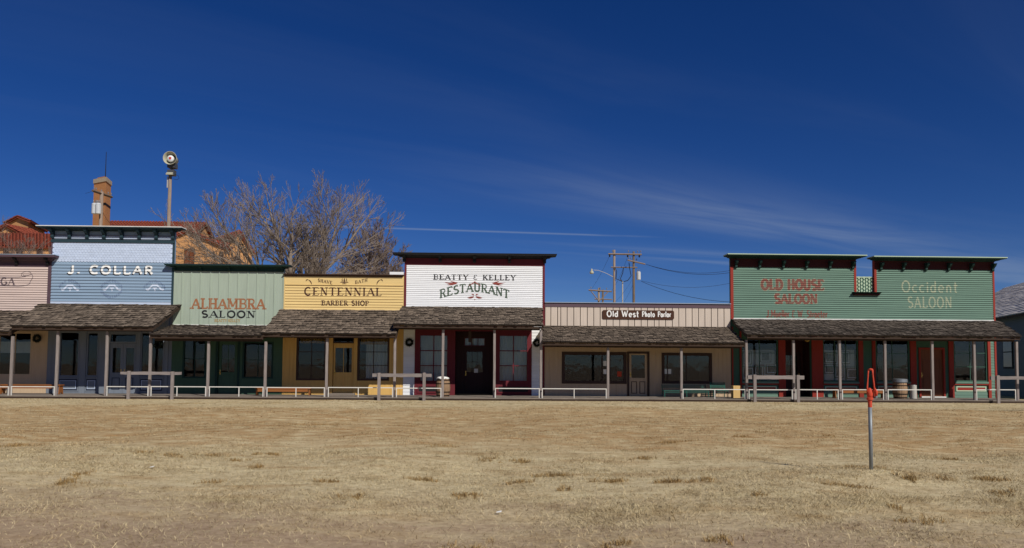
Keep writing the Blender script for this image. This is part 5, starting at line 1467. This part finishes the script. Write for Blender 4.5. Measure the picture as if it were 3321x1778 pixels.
for k in range(2):
    xx = r_[0] + (r_[1] - r_[0]) * (.06 + .48 * k); bx(wn_, 'shutter_leaf', 'door_wood', xx, xx + (r_[1] - r_[0]) * .40, 45.86, 45.899, r_[2] + .05, r_[3] - .08)
r_ = RECT(712, 724, 818, 850, 46); bx(b, 'window', 'umber', r_[0], r_[1], 45.9, 46.02, r_[2], r_[3])
FL, FR = MP(724, 805, 46.5), MP(816, 830, 49.5)
bk_ = MP(655, 760, 57)
g2 = gable_house(FL, FR, (bk_.x - (FL.x + FR.x) / 2, 57 - 48, 0), UZ(772, 753, 48))
ddx = Vector((FR.x - FL.x, FR.y - FL.y, 0)).normalized(); nn = Vector((ddx.y, -ddx.x, 0))
c0 = MP(770, 850, 47.7) + nn * .12
B = MB()
prof = [(-.33, -1.6), (.33, -1.6), (.33, .35)] + [(.33 * math.cos(R(t)), .35 + .33 * math.sin(R(t))) for t in (30, 60, 90, 120, 150)] + [(-.33, .35)]
i = len(prof); B.v = [tuple(c0 + ddx * x + Vector((0, 0, z))) for x, z in prof] + [tuple(c0 - nn * .3 + ddx * x + Vector((0, 0, z))) for x, z in prof]
B.f = [tuple(range(i)), tuple(range(2 * i - 1, i - 1, -1))] + [(k, k + i, (k + 1) % i + i, (k + 1) % i) for k in range(i)]
B.build('niche_window', 'umber', b)
# brick chimney
A, Lc, Rc = MP(340, 700, 45.0), MP(301, 700, 46.1), MP(357, 700, 47.0)
Bc = Lc + Rc - A; zt_ = UZ(330, 592, 45.5)
def column(pts, z0, z1, grow, name, m, parent):
    c = sum(pts, Vector()) / 4; q = [c + (p - c) * grow for p in pts]
    B = MB(); B.v = [(p.x, p.y, z0) for p in q] + [(p.x, p.y, z1) for p in q]
    B.f = [(0, 3, 2, 1), (4, 5, 6, 7), (0, 1, 5, 4), (1, 2, 6, 5), (2, 3, 7, 6), (3, 0, 4, 7)]
    return B.build(name, m, parent)
foot = [A, Rc, Bc, Lc]
chim = column(foot, 0, zt_, 1.0, 'chimney', 'brick_tan', b)
column(foot, zt_ + .003, zt_ + .45, 1.10, 'chimney_cap', 'concrete', chim)
column(foot, zt_ + .453, UZ(330, 571, 45.5), .62, 'flue', 'brick_tan', chim)
column(foot, UZ(330, 668, 45.5), UZ(330, 668, 45.5) + .25, 1.03, 'iron_band', 'iron', chim)
am = MP(342, 572, 45.8); at_ = MP(343, 493, 45.8)
o = MB().tube([(am.x, 45.8, am.z - .3), (am.x, 45.8, at_.z)], [.05, .025], 6).build('antenna', 'cable', at=(am.x, 45.8, am.z - .3))
tag(o, 'thin dark antenna mast rising from the brick chimney', 'antenna')

# ------------------------------------------------------------------ siren on its pole
ys_ = 24.0
x0_, _ = U(549, 650, ys_); zt_ = UZ(553, 572, ys_)
t = thing('siren', 'round warning siren with flared horn and red emblem on a wooden pole', 'siren', (x0_, ys_, 0))
B = MB(); B.tube([(x0_ - .04, ys_, -.3), (x0_, ys_, zt_ * .5), (x0_ + .02, ys_, zt_)], [.165, .145, .12], 12); B.build('pole', 'pole_wood', t, smooth=True)
bx(t, 'conduit', 'bin_grey', x0_ - .20, x0_ - .13, ys_ - .06, ys_ + .02, zt_ - .9, zt_ - .02)
mp_ = lambda px, py: U(px, py, ys_)
xa, za = mp_(546, 570); xb, zb2 = mp_(568, 553)
bx(t, 'control_box', 'siren_motor', xa, xb, ys_ - .25, ys_ + .25, za, zb2)
MB().prism([(ys_ - .42, za + .06), (ys_ - .40, za - .02), (ys_ - .252, za + .02), (ys_ - .252, za + .2)], 'x', xa - .03, xb - .05).build('drip_shield', 'siren_shell', t)
xa2, za2 = mp_(547, 546); xb2, zb3 = mp_(571, 533)
MB().tube([((xa + xb) / 2, ys_, zb2 - .02), ((xa + xb) / 2, ys_, za2 + .02)], .09, 10).build('swivel', 'siren_motor', t)
bx(t, 'motor_housing', 'siren_motor', xa2, xb2, ys_ - .3, ys_ + .35, za2, zb3 + .06)
hx, hz = mp_(560, 518.5); rr = .52
MB().lathe((hx, ys_, hz), [(rr, -.55), (rr * .99, -.57), (rr * .93, -.55), (rr * .78, -.35), (rr * .62, -.05), (rr * .56, .25), (.02, .27), (.02, .34), (rr * .62, .34), (rr * .68, -.02), (rr * .84, -.33), (rr, -.55)], 32, axis='y', caps=False).build('horn', 'siren_shell', t, smooth=True)
MB().lathe((hx, ys_, hz - .02), [(.22, .24), (.25, -.30), (.26, -.40), (.24, -.46), (.02, -.48)], 24, axis='y').build('hub', 'white', t, smooth=True)
em = [(-.10, .06), (-.06, .10), (-.01, .06), (.04, .10), (.10, .06), (.08, -.06), (.02, -.10), (-.07, -.08)]
MB().prism([(hx + p[0], hz + p[1]) for p in em], 'y', ys_ - .50, ys_ - .482).build('emblem', 'emblem_red', t)
MB().tube([(xb, ys_, za + .1), (xb + .25, ys_, za + .02), (xb + .32, ys_, za - .2), (xb + .15, ys_, za - .32), (xb - .1, ys_, za - .25)], .015, 5).build('cable_loop', 'cable', t)

# ------------------------------------------------------------------ utility poles and cables
def pole(name, label, px, py_top, Y, r=.14, m='pole_wood', group='utility poles behind the shops', px_b=None):
    x, zt = U(px, py_top, Y)
    t = thing(name, label, 'utility pole', (x, Y, 0), group)
    MB().tube([(x, Y, -.3), (x + random.uniform(-.03, .03), Y, zt / 2), (x, Y, zt)], [r * 1.25, r * 1.1, r], 10).build('shaft', m, t, smooth=True)
    return t, x, zt
def pins(t, pts, up=.28):
    for p in pts:
        MB().lathe((p[0], p[1], p[2]), [(.02, 0), (.02, up * .45), (.07, up * .5), (.05, up * .7), (.07, up * .75), (.03, up)], 8).build('insulator', 'insulator', t)
def can(t, x, y, z, r, h):
    MB().lathe((x, y, z), [(r * .9, 0), (r, .03), (r, h * .86), (r * 1.05, h * .88), (r * .8, h), (.02, h + .05)], 16).build('transformer', 'transformer_grey', t, smooth=False)
    for s in (-1, 1): MB().lathe((x + s * r * .45, y, z + h), [(.05, 0), (.06, .08), (.04, .12), (.06, .18), (.02, .3)], 8).build('bushing', 'insulator', t)
CABLES = 0
def cable(label, p, q, sag=.4, r=.02, n=10):
    p, q = Vector(p), Vector(q); pts = []
    for i in range(n + 1):
        s = i / n; c = p.lerp(q, s); c.z -= sag * 4 * s * (1 - s); pts.append(c)
    o = MB().tube(pts, r * .62, 4).build('power_cable', 'cable', at=p); tag(o, label, 'cable', 'overhead cables')
# pole with three transformers before the chimney
Y = 34.0
t, x, zt = pole('utility_pole', 'grey utility pole with slanting crossarm and white transformers before the brick chimney', 330, 622, Y, .15)
a, c = MP(300, 618, 32.8), MP(363, 640, 35.4); c.z = a.z = (a.z + c.z) / 2
dv = (c - a).normalized()
B = MB().tube([a, c], .12, 4); B.build('crossarm', 'pole_dark', t)
pins(t, [tuple(a.lerp(c, k) + Vector((0, 0, .08))) for k in (.08, .18, .45, .8, .95)])
for k, (px, dy) in enumerate(((306, -.35), (313, .1), (318, -.55))):
    X, Z = U(px, 694, Y + dy); can(t, X, Y + dy, Z, .24, .95)
cable('black cable drooping from the transformer pole before the chimney', MP(334, 690, 34), MP(378, 733, 30), .3, .03)
cable('thin wire running left from the slanting crossarm', a, MP(277, 627, 30), .05, .02)
# twin pole frame behind the low tan shop
Y = 54.0
t, xA, zA = pole('twin_pole_frame', 'tall twin wooden poles joined by crossarms behind the low tan shop', 1992, 811, Y, .135)
xB, zB = U(2055, 816, Y)
MB().tube([(xB, Y, -.3), (xB, Y, zB)], [.19, .13], 10).build('shaft', 'pole_dark', t, smooth=True)
def arm(px0, px1, py0, py1, y, r=.10, m='pole_wood'):
    p, q = MP(px0, py0, y), MP(px1, py1, y)
    MB().tube([p, q], r, 4).build('crossarm', m, t); return p, q
p, q = arm(1973, 2081, 824, 826, Y - .22)
pins(t, [tuple(p.lerp(q, k) + Vector((0, 0, .08))) for k in (.13, .6, .88, .97)], .42)
for k in (.04, .58, .93): MB().lathe(tuple(p.lerp(q, k) - Vector((0, 0, .35))), [(.03, 0), (.10, .05), (.10, .2), (.03, .3)], 8).build('insulator', 'cable', t)
arm(1981, 2067, 867, 868, Y - .18, .07)
p2, q2 = MP(2036, 844, 52.6), MP(2092, 857, 55.6); MB().tube([p2, q2], .09, 4).build('crossarm', 'pole_wood', t)
pins(t, [tuple(p2.lerp(q2, k) + Vector((0, 0, .07))) for k in (.05, .18, .5)], .35)
can(t, UX(2071, 895, Y - .1), Y - .1, UZ(2071, 908, Y), .25, .95)
X, Z = U(2019, 914, Y); MB().tube([(X, Y, 0), (X, Y, Z), (X - .25, Y, Z + .25)], .07, 8).build('conduit_mast', 'bin_grey', t)
for pts in (((1994, 868), (2000, 880), (1998, 905), (2012, 910), (2019, 914)), ((2022, 868), (2020, 885), (2012, 905), (2019, 914)), ((2040, 852), (2042, 870), (2047, 895), (2036, 910), (2022, 914))):
    MB().tube([MP(a_, b_, Y - .25) for a_, b_ in pts], .045, 5).build('drop_cable', 'cable', t)
L0 = [MP(1988, 898, Y - .1), MP(1965, 886, Y - .6), MP(1940, 877, Y - 1.0), MP(1924, 876, Y - 1.2)]
MB().tube(L0, [.035, .028, .028, .028], 6).build('lamp_arm', 'bin_grey', t)
lx, lz = U(1919, 880, Y - 1.2)
MB().lathe((lx, Y - 1.2, lz), [(.20, -.30), (.24, -.22), (.22, -.05), (.10, .05), (.09, .25), (.03, .30)], 12).build('lamp_head', 'siren_shell', t, smooth=True)
# shorter poles beyond
Y2 = 66.0
t, x, zt = pole('utility_pole', 'short wooden utility pole with braced crossarm left of the twin poles', 1942, 934, Y2, .14)
p, q = MP(1909, 941, Y2 - .2), MP(1984, 946, Y2 - .2); MB().tube([p, q], .10, 4).build('crossarm', 'pole_wood', t)
low = Vector((x, Y2 - .2, UZ(1942, 978, Y2)))
for e in (p.lerp(q, .07), p.lerp(q, .86)): MB().tube([e, low], .06, 4).build('brace', 'pole_wood', t)
pins(t, [tuple(p.lerp(q, k) + Vector((0, 0, .08))) for k in (.1, .5, .78)], .4)
t, x, zt = pole('utility_pole', 'farthest small utility pole with low crossarm behind the braced one', 1955, 940, 82.0, .15, 'pole_dark')
MB().tube([MP(1928, 970, 81.8), MP(1985, 972, 81.8)], .09, 4).build('crossarm', 'pole_wood', t)
cable('upper power line running right from the twin poles', MP(2096, 858, 55), MP(2420, 866, 58), .9, .03)
cable('lower power line running right from the twin poles', MP(2096, 858, 55), MP(2420, 874, 58), .9, .035)
cable('thin service wire from the transformer toward the green saloon', MP(2080, 911, 54), MP(2420, 905, 56), .9, .025)
cable('heavy service cable falling toward the green saloon roof', MP(2080, 913, 54), MP(2375, 980, 44), .5, .035)
cable('guy wire from the twin poles to the braced pole', MP(1977, 830, 53.8), MP(1920, 936, 65.8), .2, .022)
cable('wire dropping from the middle of the twin poles', MP(2034, 838, 53.8), MP(1984, 944, 65.8), .3, .022)
cable('wire falling from the lower crossarm behind the tan parapet', MP(2050, 908, 54), MP(1990, 985, 50), .2, .02)
cable('slanting wire beside the conduit mast', MP(2052, 925, 54), MP(2015, 990, 50), .2, .02)

# ------------------------------------------------------------------ bare trees
def grow_tree(label, px, Y, limbs, seed, m='bark', dens=(7, 6, 5, 4), r0=.30, name='bare_tree', tw=.016, trunk_h=3.0):
    rd = random.Random(seed)
    bx_ = UX(px, 1100, Y)
    t = thing(name, label, 'tree', (bx_, Y, 0))
    T, C = MB(), MB()
    def rv(): return Vector((rd.gauss(0, 1), rd.gauss(0, 1), rd.gauss(0, 1))).normalized()
    def branch(p, d, L, r, lev):
        n = 5 if lev == 0 else (4 if lev == 1 else (3 if lev == 2 else 2))
        pts, rad = [p.copy()], [r]; dirs = []
        rend = max(tw * .55, r * (.34 if lev else .42))
        for i in range(n):
            d = (d + rv() * (.14 if lev < 2 else .20) + Vector((0, 0, .05 if lev < 3 else .10))).normalized()
            p = p + d * (L / n); pts.append(p.copy()); dirs.append(d.copy()); rad.append(r + (rend - r) * (i + 1) / n)
        (T if lev == 0 else C).tube(pts, rad, 7 if lev == 0 else (5 if lev == 1 else 3), caps=False)
        if lev >= len(dens): return
        k = dens[lev] + rd.randint(-1, 1)
        for j in range(k):
            s = .22 + .78 * (j + rd.random() * .8) / k; s = min(s, .99)
            i = min(n - 1, int(s * n)); q = pts[i].lerp(pts[i + 1], s * n - i)
            d0 = dirs[i]; side = rv(); side = (side - d0 * side.dot(d0)).normalized()
            ang = rd.uniform(.50, 1.10) if lev < 2 else rd.uniform(.3, .8)
            nd = (d0 * math.cos(ang) + side * math.sin(ang) + Vector((0, 0, .12))).normalized()
            branch(q, nd, L * (rd.uniform(.44, .70) if lev == 0 else rd.uniform(.40, .62)) * (1.15 - .45 * s), max(tw, rad[i] * .55), lev + 1)
        branch(pts[-1], dirs[-1], L * .30, max(tw, rad[-1] * .9), lev + 1)
    base = Vector((bx_, Y, trunk_h))
    T.tube([(bx_, Y, -.2), (bx_ + .1, Y, trunk_h * .5), (bx_, Y, trunk_h + .4)], [r0 * 2.2, r0 * 1.8, r0 * 1.7], 10)
    for (tx, ty, dy, L_k, r_k) in limbs:
        e = MP(tx, ty, Y + dy); d = e - base; L = d.length
        branch(base + Vector((rd.uniform(-.3, .3), rd.uniform(-.3, .3), rd.uniform(-.6, .4))), d.normalized(), L * L_k, r0 * r_k, 0)
    T.build('trunk', m, t, smooth=True); C.build('crown', m, t)
    return t
grow_tree('large bare pale barked tree spreading above the sage and yellow shops', 955, 34.0,
          [(610, 760, -2, .86, .55), (695, 700, 1, .84, .66), (790, 655, -1, .8, .7), (870, 622, 2, .54, .8), (985, 595, -2, .54, .85), (1060, 615, 1, .54, .8), (1140, 650, -1, .54, .75), (1215, 715, 2, .84, .6), (1245, 800, -2, .84, .5), (650, 820, 2, .88, .5), (1080, 700, -5, .54, .55), (1130, 790, 3, .54, .5)],
          9, dens=(10, 6, 4, 2), r0=.32, tw=.015, trunk_h=6.8)
grow_tree('smaller bare brown tree between the large tree and the restaurant cornice', 1215, 52.0,
          [(1150, 760, 0, .72, .7), (1190, 735, 2, .72, .7), (1225, 760, -2, .72, .7), (1170, 820, 2, .72, .5), (1250, 810, -1, .72, .5)], 5, 'bark_brown', (7, 6, 5, 3), .22, tw=.026)
grow_tree('low bare brown bushy tree close to the restaurant cornice', 1275, 58.0,
          [(1240, 845, 0, .72, .7), (1268, 822, 2, .72, .7), (1295, 830, -2, .72, .7), (1310, 860, 1, .72, .6), (1255, 880, -1, .72, .5)], 8, 'bark_brown', (7, 6, 5, 3), .2, tw=.028)
grow_tree('distant bare tree top beside the red trimmed saloon parapet', 2368, 90.0,
          [(2355, 962, 0, .5, .7), (2372, 955, 1, .5, .7), (2385, 962, -1, .5, .7)], 12, 'bark_brown', (6, 5, 4, 3), .2, tw=.03)
grow_tree('thin bare sapling in front of the red tile roof', 60, 26.0,
          [(-10, 775, 0, .75, .5), (25, 768, 1, .75, .5), (62, 762, -1, .75, .5), (95, 772, 0, .75, .5), (130, 780, 1, .75, .45), (155, 800, 0, .75, .4), (-40, 790, 1, .75, .4)], 21, 'bark_brown', (5, 4, 4, 2), .12, name='bare_sapling', tw=.012, trunk_h=2.0)

# ------------------------------------------------------------------ things on and before the boardwalk
low_rail('low white rail running from the pink shop toward the blue store, before the bench', 37, 176)
low_rail('low white rail running off past the first post of the pink shop', -120, 27)
low_rail('low white rail before the double doors of the blue store', 347, 480)
low_rail('low white rail spanning from the blue store to the sage saloon', 490, 667, (574,))
low_rail('low white rail before the door of the sage saloon', 679, 853, (775,), 1254)
low_rail('low white rail before the left window of the yellow shop', 866, 1052, (960,), 1256)
low_rail('low white rail before the right window of the yellow shop', 1065, 1273, (1162,), 1256)
low_rail('low white rail passing in front of the restaurant barrel', 1286, 1430, (), 1258)
low_rail('low white rail before the right hand window of the restaurant', 1607, 1749, (), 1259)
low_rail('low white rail before the wide window of the tan shop', 1759, 1966, (1862,), 1260)
low_rail('low white rail before the green benches with one mid leg', 2215, 2416, (2318,), 1262)
low_rail('low white rail under the hitching bar of the green saloon', 2429, 2569, (), 1263)
low_rail('low white rail before the recessed door of the green saloon with a mid leg', 2581, 2718, (2650,), 1263)
low_rail('low white rail behind the red hydrant', 2732, 2865, (), 1263)
low_rail('low white rail before the lidded barrel and grey bin', 2880, 3020, (), 1263)
low_rail('low white rail at the last post of the green saloon', 3167, 3293, (), 1263)
hitching_rail('grey wooden hitching rail before the double doors of the blue store', 392, 588, (420, 561), 1206, 1215)
hitching_rail('grey wooden hitching rail between the yellow shop and the restaurant barrel', 1208, 1400, (1230, 1376), 1212, 1223)
hitching_rail('grey wooden hitching rail before the picture window of the green saloon', 2424, 2607, (2446, 2586), 1218, 1230)
xe = UX(3420, 1226, -2.95)
hitching_rail('grey wooden hitching rail past the last post of the green saloon', 3212, 3420, (3233, 3404), 1221, 1232)

wreath(123, 1098, 'dark evergreen wreath on the tan wall of the pink shop')
wreath(1328, 1111, 'dark evergreen wreath on the restaurant wall next to the yellow shop', -.02)
wreath(1741, 1113, 'dark evergreen wreath on the restaurant wall next to the tan shop', -.02)
wreath(515, 1118, 'dark evergreen wreath hanging by the last window of the blue store', -.05)

def plank_bench(label, px0, px1, py_seat, y=-1.1):
    x0, x1 = UX(px0, 1270, y), UX(px1, 1270, y); z = UZ((px0 + px1) / 2, py_seat, y)
    t = thing('plank_bench', label, 'bench', ((x0 + x1) / 2, y, DECK), 'wooden benches on the boardwalk')
    MB().box(x0 - .06, x1 + .06, y - .17, y + .17, z - .045, z).build('seat', 'bench_wood', t)
    MB().box(x0 + .06, x1 - .06, y - .15, y - .125, z - .17, z - .047).build('apron', 'bench_wood', t)
    for x in (x0, x1):
        MB().prism([(y - .17, DECK + .004), (y - .10, DECK + .004), (y, DECK + .10), (y + .10, DECK + .004), (y + .17, DECK + .004), (y + .13, z - .047), (y - .13, z - .047)], 'x', x - .02, x + .02).build('leg', 'bench_wood', t)
plank_bench('orange brown plank bench under the pink shop window', 8, 197, 1247)
plank_bench('orange brown plank bench between the sage saloon and yellow shop', 834, 1005, 1258)
plank_bench('amber plank bench behind the red hydrant', 2706, 2863, 1263)

def park_bench(label, px0, px1, py_back, py_seat, y=-.75):
    x0, x1 = UX(px0, 1270, y), UX(px1, 1270, y); zs = UZ((px0 + px1) / 2, py_seat, y); zk = UZ((px0 + px1) / 2, py_back, y + .3)
    t = thing('green_bench', label, 'bench', ((x0 + x1) / 2, y, DECK))
    for k in range(4): MB().box(x0, x1, y - .22 + k * .115, y - .125 + k * .115, zs - .03, zs).build('seat_slat', 'bench_green', t)
    n = 4
    for k in range(n):
        z = zs + .12 + (zk - zs - .12) * k / n; MB().box(x0, x1, y + .26 + .02 * k, y + .285 + .02 * k, z, z + (zk - zs - .12) / n - .02).build('back_slat', 'bench_green', t)
    legs = [x0 + .03, x1 - .03] if x1 - x0 < 1.2 else [x0 + .03, (x0 + x1) / 2, x1 - .03]
    for x in legs:
        MB().tube([(x - .0, y - .22, DECK + .004), (x, y - .20, zs - .034)], .02, 6).build('leg', 'bench_green', t)
        MB().tube([(x, y + .30, DECK + .004), (x, y + .24, zs), (x, y + .34, zk)], .02, 6).build('leg', 'bench_green', t)
    MB().tube([(x0 + .03, y - .21, DECK + .20), (x1 - .03, y - .21, DECK + .20)], .014, 6).build('stretcher', 'bench_green', t)
park_bench('long dark green slatted bench under the tan shop window', 2150, 2296, 1247, 1267)
park_bench('short dark green slatted bench next to the plywood box', 2308, 2358, 1240, 1266)

def barrel(label, px0, px1, py0, py1, y, lid):
    x0, x1, z0, z1 = RECT(px0, px1, py0, py1, y); z0 = DECK + .004; c = (x0 + x1) / 2; rm = (x1 - x0) / 2; hh = z1 - z0
    t = thing('barrel', label, 'barrel', (c, y, z0))
    n = 18
    prof = [(.84, 0), (.92, .18), (.985, .36), (1.0, .5), (.985, .64), (.92, .82), (.84, 1.0)]
    B = MB(); w = math.pi / n * .94
    for r_, h_ in prof:
        for rr_, s in ((rm * r_, -1), (rm * r_ * 1.012, -.4), (rm * r_ * 1.012, .4), (rm * r_, 1)): B.v.append((rr_ * math.cos(s * w), rr_ * math.sin(s * w), h_ * hh))
    for k in range(len(prof) - 1):
        for q in range(3): B.f.append((4 * k + q, 4 * k + q + 1, 4 * k + q + 5, 4 * k + q + 4))
    me_ = B.mesh('stave', 'barrel_wood')
    MB().lathe((c, y, z0), [(rm * r_ * .97, h_ * hh * .99) for r_, h_ in prof], 24).build('core', 'dark_wood', t)
    for k in range(n): piece('stave', me_, t, (c, y, z0), (0, 0, 2 * math.pi * k / n))
    for h_, r_ in ((.06, .878), (.26, .962), (.74, .962), (.94, .878)):
        MB().lathe((c, y, z0 + h_ * hh - .02), [(rm * r_ * .98, 0), (rm * (r_ + .012) * 1.02, 0), (rm * (r_ + .012) * 1.02, .045), (rm * r_ * .98, .045)], 24, caps=False).build('hoop', 'iron', t)
    if lid == 'metal':
        MB().lathe((c, y, z0 + hh * .93), [(rm * .98, 0), (rm * 1.03, .0), (rm * 1.03, .13), (rm * .96, .15), (.02, .17)], 28).build('lid', 'zinc', t, smooth=False)
    else:
        MB().lathe((c, y, z0 + hh), [(rm * .8, -.02), (rm * .8, .005), (.02, .01)], 24).build('lid', 'barrel_wood', t)
    return c, z0 + hh, rm
c, zz, rm = barrel('weathered wooden barrel with bundled cloth on top beside the restaurant entry', 1413, 1460, 1230, 1291, -1.5, None)
B = MB(); n = 14
for i in range(5):
    for q in range(n):
        a_ = 2 * math.pi * q / n; r_ = rm * (.85, .9, .72, .4, .03)[i] * (1 + .12 * math.sin(3 * a_ + i)); B.v.append((c - .03 + r_ * math.cos(a_), -1.5 + r_ * math.sin(a_), zz + .012 + (.0, .03, .07, .09, .10)[i] + .02 * math.sin(5 * a_)))
for i in range(4):
    for q in range(n): B.f.append((i * n + q, i * n + (q + 1) % n, (i + 1) * n + (q + 1) % n, (i + 1) * n + q))
o = B.build('cloth_bundle', 'paper', at=(c, -1.5, zz), smooth=True); tag(o, 'crumpled white cloth lying on top of the restaurant barrel', 'cloth')
barrel('wooden barrel with shiny metal lid before the green saloon', 2897, 2942, 1236, 1295, -1.3, 'metal')
x0, x1, z0, z1 = RECT(2952, 2972, 1250, 1295, -1.45); c = (x0 + x1) / 2; rb = (x1 - x0) / 2
t = thing('ash_bin', 'slim pale grey cylindrical bin next to the lidded barrel', 'bin', (c, -1.45, DECK))
MB().lathe((c, -1.45, DECK + .004), [(rb * .96, 0), (rb, .02), (rb, z1 - DECK - .03), (rb * 1.05, z1 - DECK - .025), (rb * 1.05, z1 - DECK)], 20).build('drum', 'bin_grey', t)
MB().lathe((c, -1.45, z1 + .005), [(rb * .9, 0), (rb * .85, .012), (rb * .3, .014), (rb * .28, -.0)], 20).build('sand_tray', 'zinc', t)
x0, x1, z0, z1 = RECT(2377, 2399, 1251, 1296, -1.55)
t = thing('plywood_box', 'tall pale plywood box standing at the corner of the tan shop and green saloon', 'box', ((x0 + x1) / 2, -1.5, DECK))
MB().box(x0, x1, -1.62, -1.60, DECK + .004, z1).build('front_panel', 'crate_board', t)
MB().box(x0, x0 + .02, -1.599, -1.28, DECK + .004, z1 - .002).build('side_panel', 'crate_board', t)
MB().box(x1 - .02, x1, -1.599, -1.28, DECK + .004, z1 - .002).build('side_panel', 'crate_board', t)
MB().box(x0 + .021, x1 - .021, -1.599, -1.28, z1 - .03, z1 - .004).build('top_panel', 'crate_board', t)
# hanging lamp and swinging board under the porches
X, Z = U(2618, 1100, -1.2)
t = thing('porch_lantern', 'round amber lantern hanging under the green saloon porch', 'lantern', (X, -1.2, Z))
MB().lathe((X, -1.2, Z - .13), [(.03, 0), (.10, .04), (.13, .12), (.10, .2), (.04, .24)], 14).build('globe', 'lantern_amber', t, smooth=True)
MB().tube([(X, -1.2, Z + .10), (X, -1.2, Z + .55)], .012, 5).build('hanger', 'iron', t)
X, Z = U(1524, 1092, -1.2)
t = thing('hanging_board', 'narrow wooden board hanging edge on under the restaurant porch', 'sign', (X, -1.2, Z))
MB().box(X - .06, X + .06, -1.6, -.8, Z - .25, Z + .22).build('board', 'dark_wood', t)
for yy in (-1.5, -.9): MB().tube([(X, yy, Z + .21), (X, yy, Z + .75)], .01, 5).build('chain', 'iron', t)

# ------------------------------------------------------------------ red yard hydrant in the field
d_ = HYD_Y - CAM_LOC.y; hz0 = float(ground_h(HYD_X, HYD_Y)); cx = HYD_X
def hz(py): return UZ(2824, py, HYD_Y)
def hxx(px, py): return UX(px, py, HYD_Y)
t = thing('yard_hydrant', 'red lever yard hydrant on a tall grey pipe in the dry grass', 'hydrant', (cx, HYD_Y, hz0))
xc0, xc1 = hxx(2825, 1500), hxx(2821.5, 1310)
rp = 6.0 / 2500 * d_
MB().tube([(xc0, HYD_Y, hz0 - .1), ((xc0 + xc1) / 2, HYD_Y, (hz(1320) + hz0) / 2), (xc1, HYD_Y, hz(1319))], rp, 16).build('pipe', 'galvanized_pipe', t, smooth=True)
MB().lathe((xc1, HYD_Y, hz(1321)), [(rp * 1.05, 0), (rp * 1.08, hz(1299) - hz(1321)), (rp * 1.7, hz(1297) - hz(1321)), (rp * 1.75, hz(1291) - hz(1321)), (rp * 1.3, hz(1289) - hz(1321))], 18).build('sleeve', 'hydrant_red', t, smooth=False)
xb = hxx(2821, 1275)
hb = hz(1258) - hz(1291)
MB().lathe((xb, HYD_Y, hz(1291)), [(rp * 1.35, 0), (rp * 1.5, hb * .3), (rp * 1.6, hb * .55), (rp * 1.25, hb * .8), (rp * .8, hb * .95), (rp * .4, hb)], 18).build('head', 'hydrant_red', t, smooth=True)
s0 = (xb + rp * .9, HYD_Y - rp * .6, hz(1272)); s1 = (hxx(2836, 1266), HYD_Y - rp * 1.1, hz(1263)); s2 = (hxx(2837.5, 1275), HYD_Y - rp * 1.3, hz(1284))
sp = MB().tube([s0, s1, (hxx(2837.5, 1270), HYD_Y - rp * 1.25, hz(1270)), s2], [rp * .9, rp * .95, rp * .95, rp * .7], 12).build('spout', 'hydrant_red', t, smooth=True)
MB().tube([s2, (s2[0], s2[1], hz(1291))], rp * .62, 12).build('nozzle', 'galvanized_pipe', sp)
MB().tube([(hxx(2832, 1258), HYD_Y - rp * .9, hz(1266)), (hxx(2834, 1256), HYD_Y - rp * .9, hz(1256))], rp * .35, 8).build('clevis_pin', 'hydrant_red', t)
Lv = MB()
Lv.tube([(hxx(2811, 1272), HYD_Y - .02, hz(1274)), (hxx(2810.5, 1262), HYD_Y - .02, hz(1256)), (hxx(2813, 1235), HYD_Y - .01, hz(1235)), (hxx(2815.5, 1212), HYD_Y, hz(1210)), (hxx(2817, 1200), HYD_Y, hz(1200))], [rp * .5, rp * .45, rp * .34, rp * .4, rp * .5], 8)
Lv.tube([(hxx(2830, 1264), HYD_Y - .05, hz(1264)), (hxx(2829, 1250), HYD_Y - .05, hz(1250)), (hxx(2826, 1215), HYD_Y - .04, hz(1215)), (hxx(2826, 1199), HYD_Y - .03, hz(1199))], [rp * .4, rp * .4, rp * .4, rp * .5], 8)
Lv.tube([(hxx(2816, 1200), HYD_Y, hz(1200)), (hxx(2821, 1197.5), HYD_Y - .02, hz(1198)), (hxx(2827, 1200), HYD_Y - .03, hz(1200))], [rp * .55, rp * .62, rp * .6], 8)
Lv.build('lever', 'hydrant_red', t, smooth=True)
# the wooden post whose shadow reaches into the field
sx_, sy_ = ground_at(3262, 1330); sx_ += .65 * 2.4 / .93; sy_ -= 2.4 / .93
o = MB().box(sx_ - .07, sx_ + .07, sy_ - .07, sy_ + .07, -.2, 2.4).build('hitching_post', 'post_wood', at=(sx_, sy_, 0)); tag(o, 'lone weathered wooden post standing in the field', 'post')
for px, py in ((1618, 1646), (492, 1528)):
    X, Y_ = ground_at(px, py); zz = float(ground_h(X, Y_)) + .03
    B = MB(); B.v = [(X - .03, Y_ - .01, zz), (X + .025, Y_ - .015, zz + .006), (X + .03, Y_ + .015, zz + .016), (X - .018, Y_ + .018, zz + .006), (X - .03, Y_ - .01, zz - .003), (X + .025, Y_ - .015, zz + .003), (X + .03, Y_ + .015, zz + .013), (X - .018, Y_ + .018, zz + .003)]
    B.f = [(0, 1, 2, 3), (7, 6, 5, 4), (4, 5, 1, 0), (5, 6, 2, 1), (6, 7, 3, 2), (7, 4, 0, 3)]
    o = B.build('paper_scrap', 'paper', at=(X, Y_, zz)); tag(o, 'small white scrap of paper lying in the dry grass', 'litter', 'paper scraps in the grass')
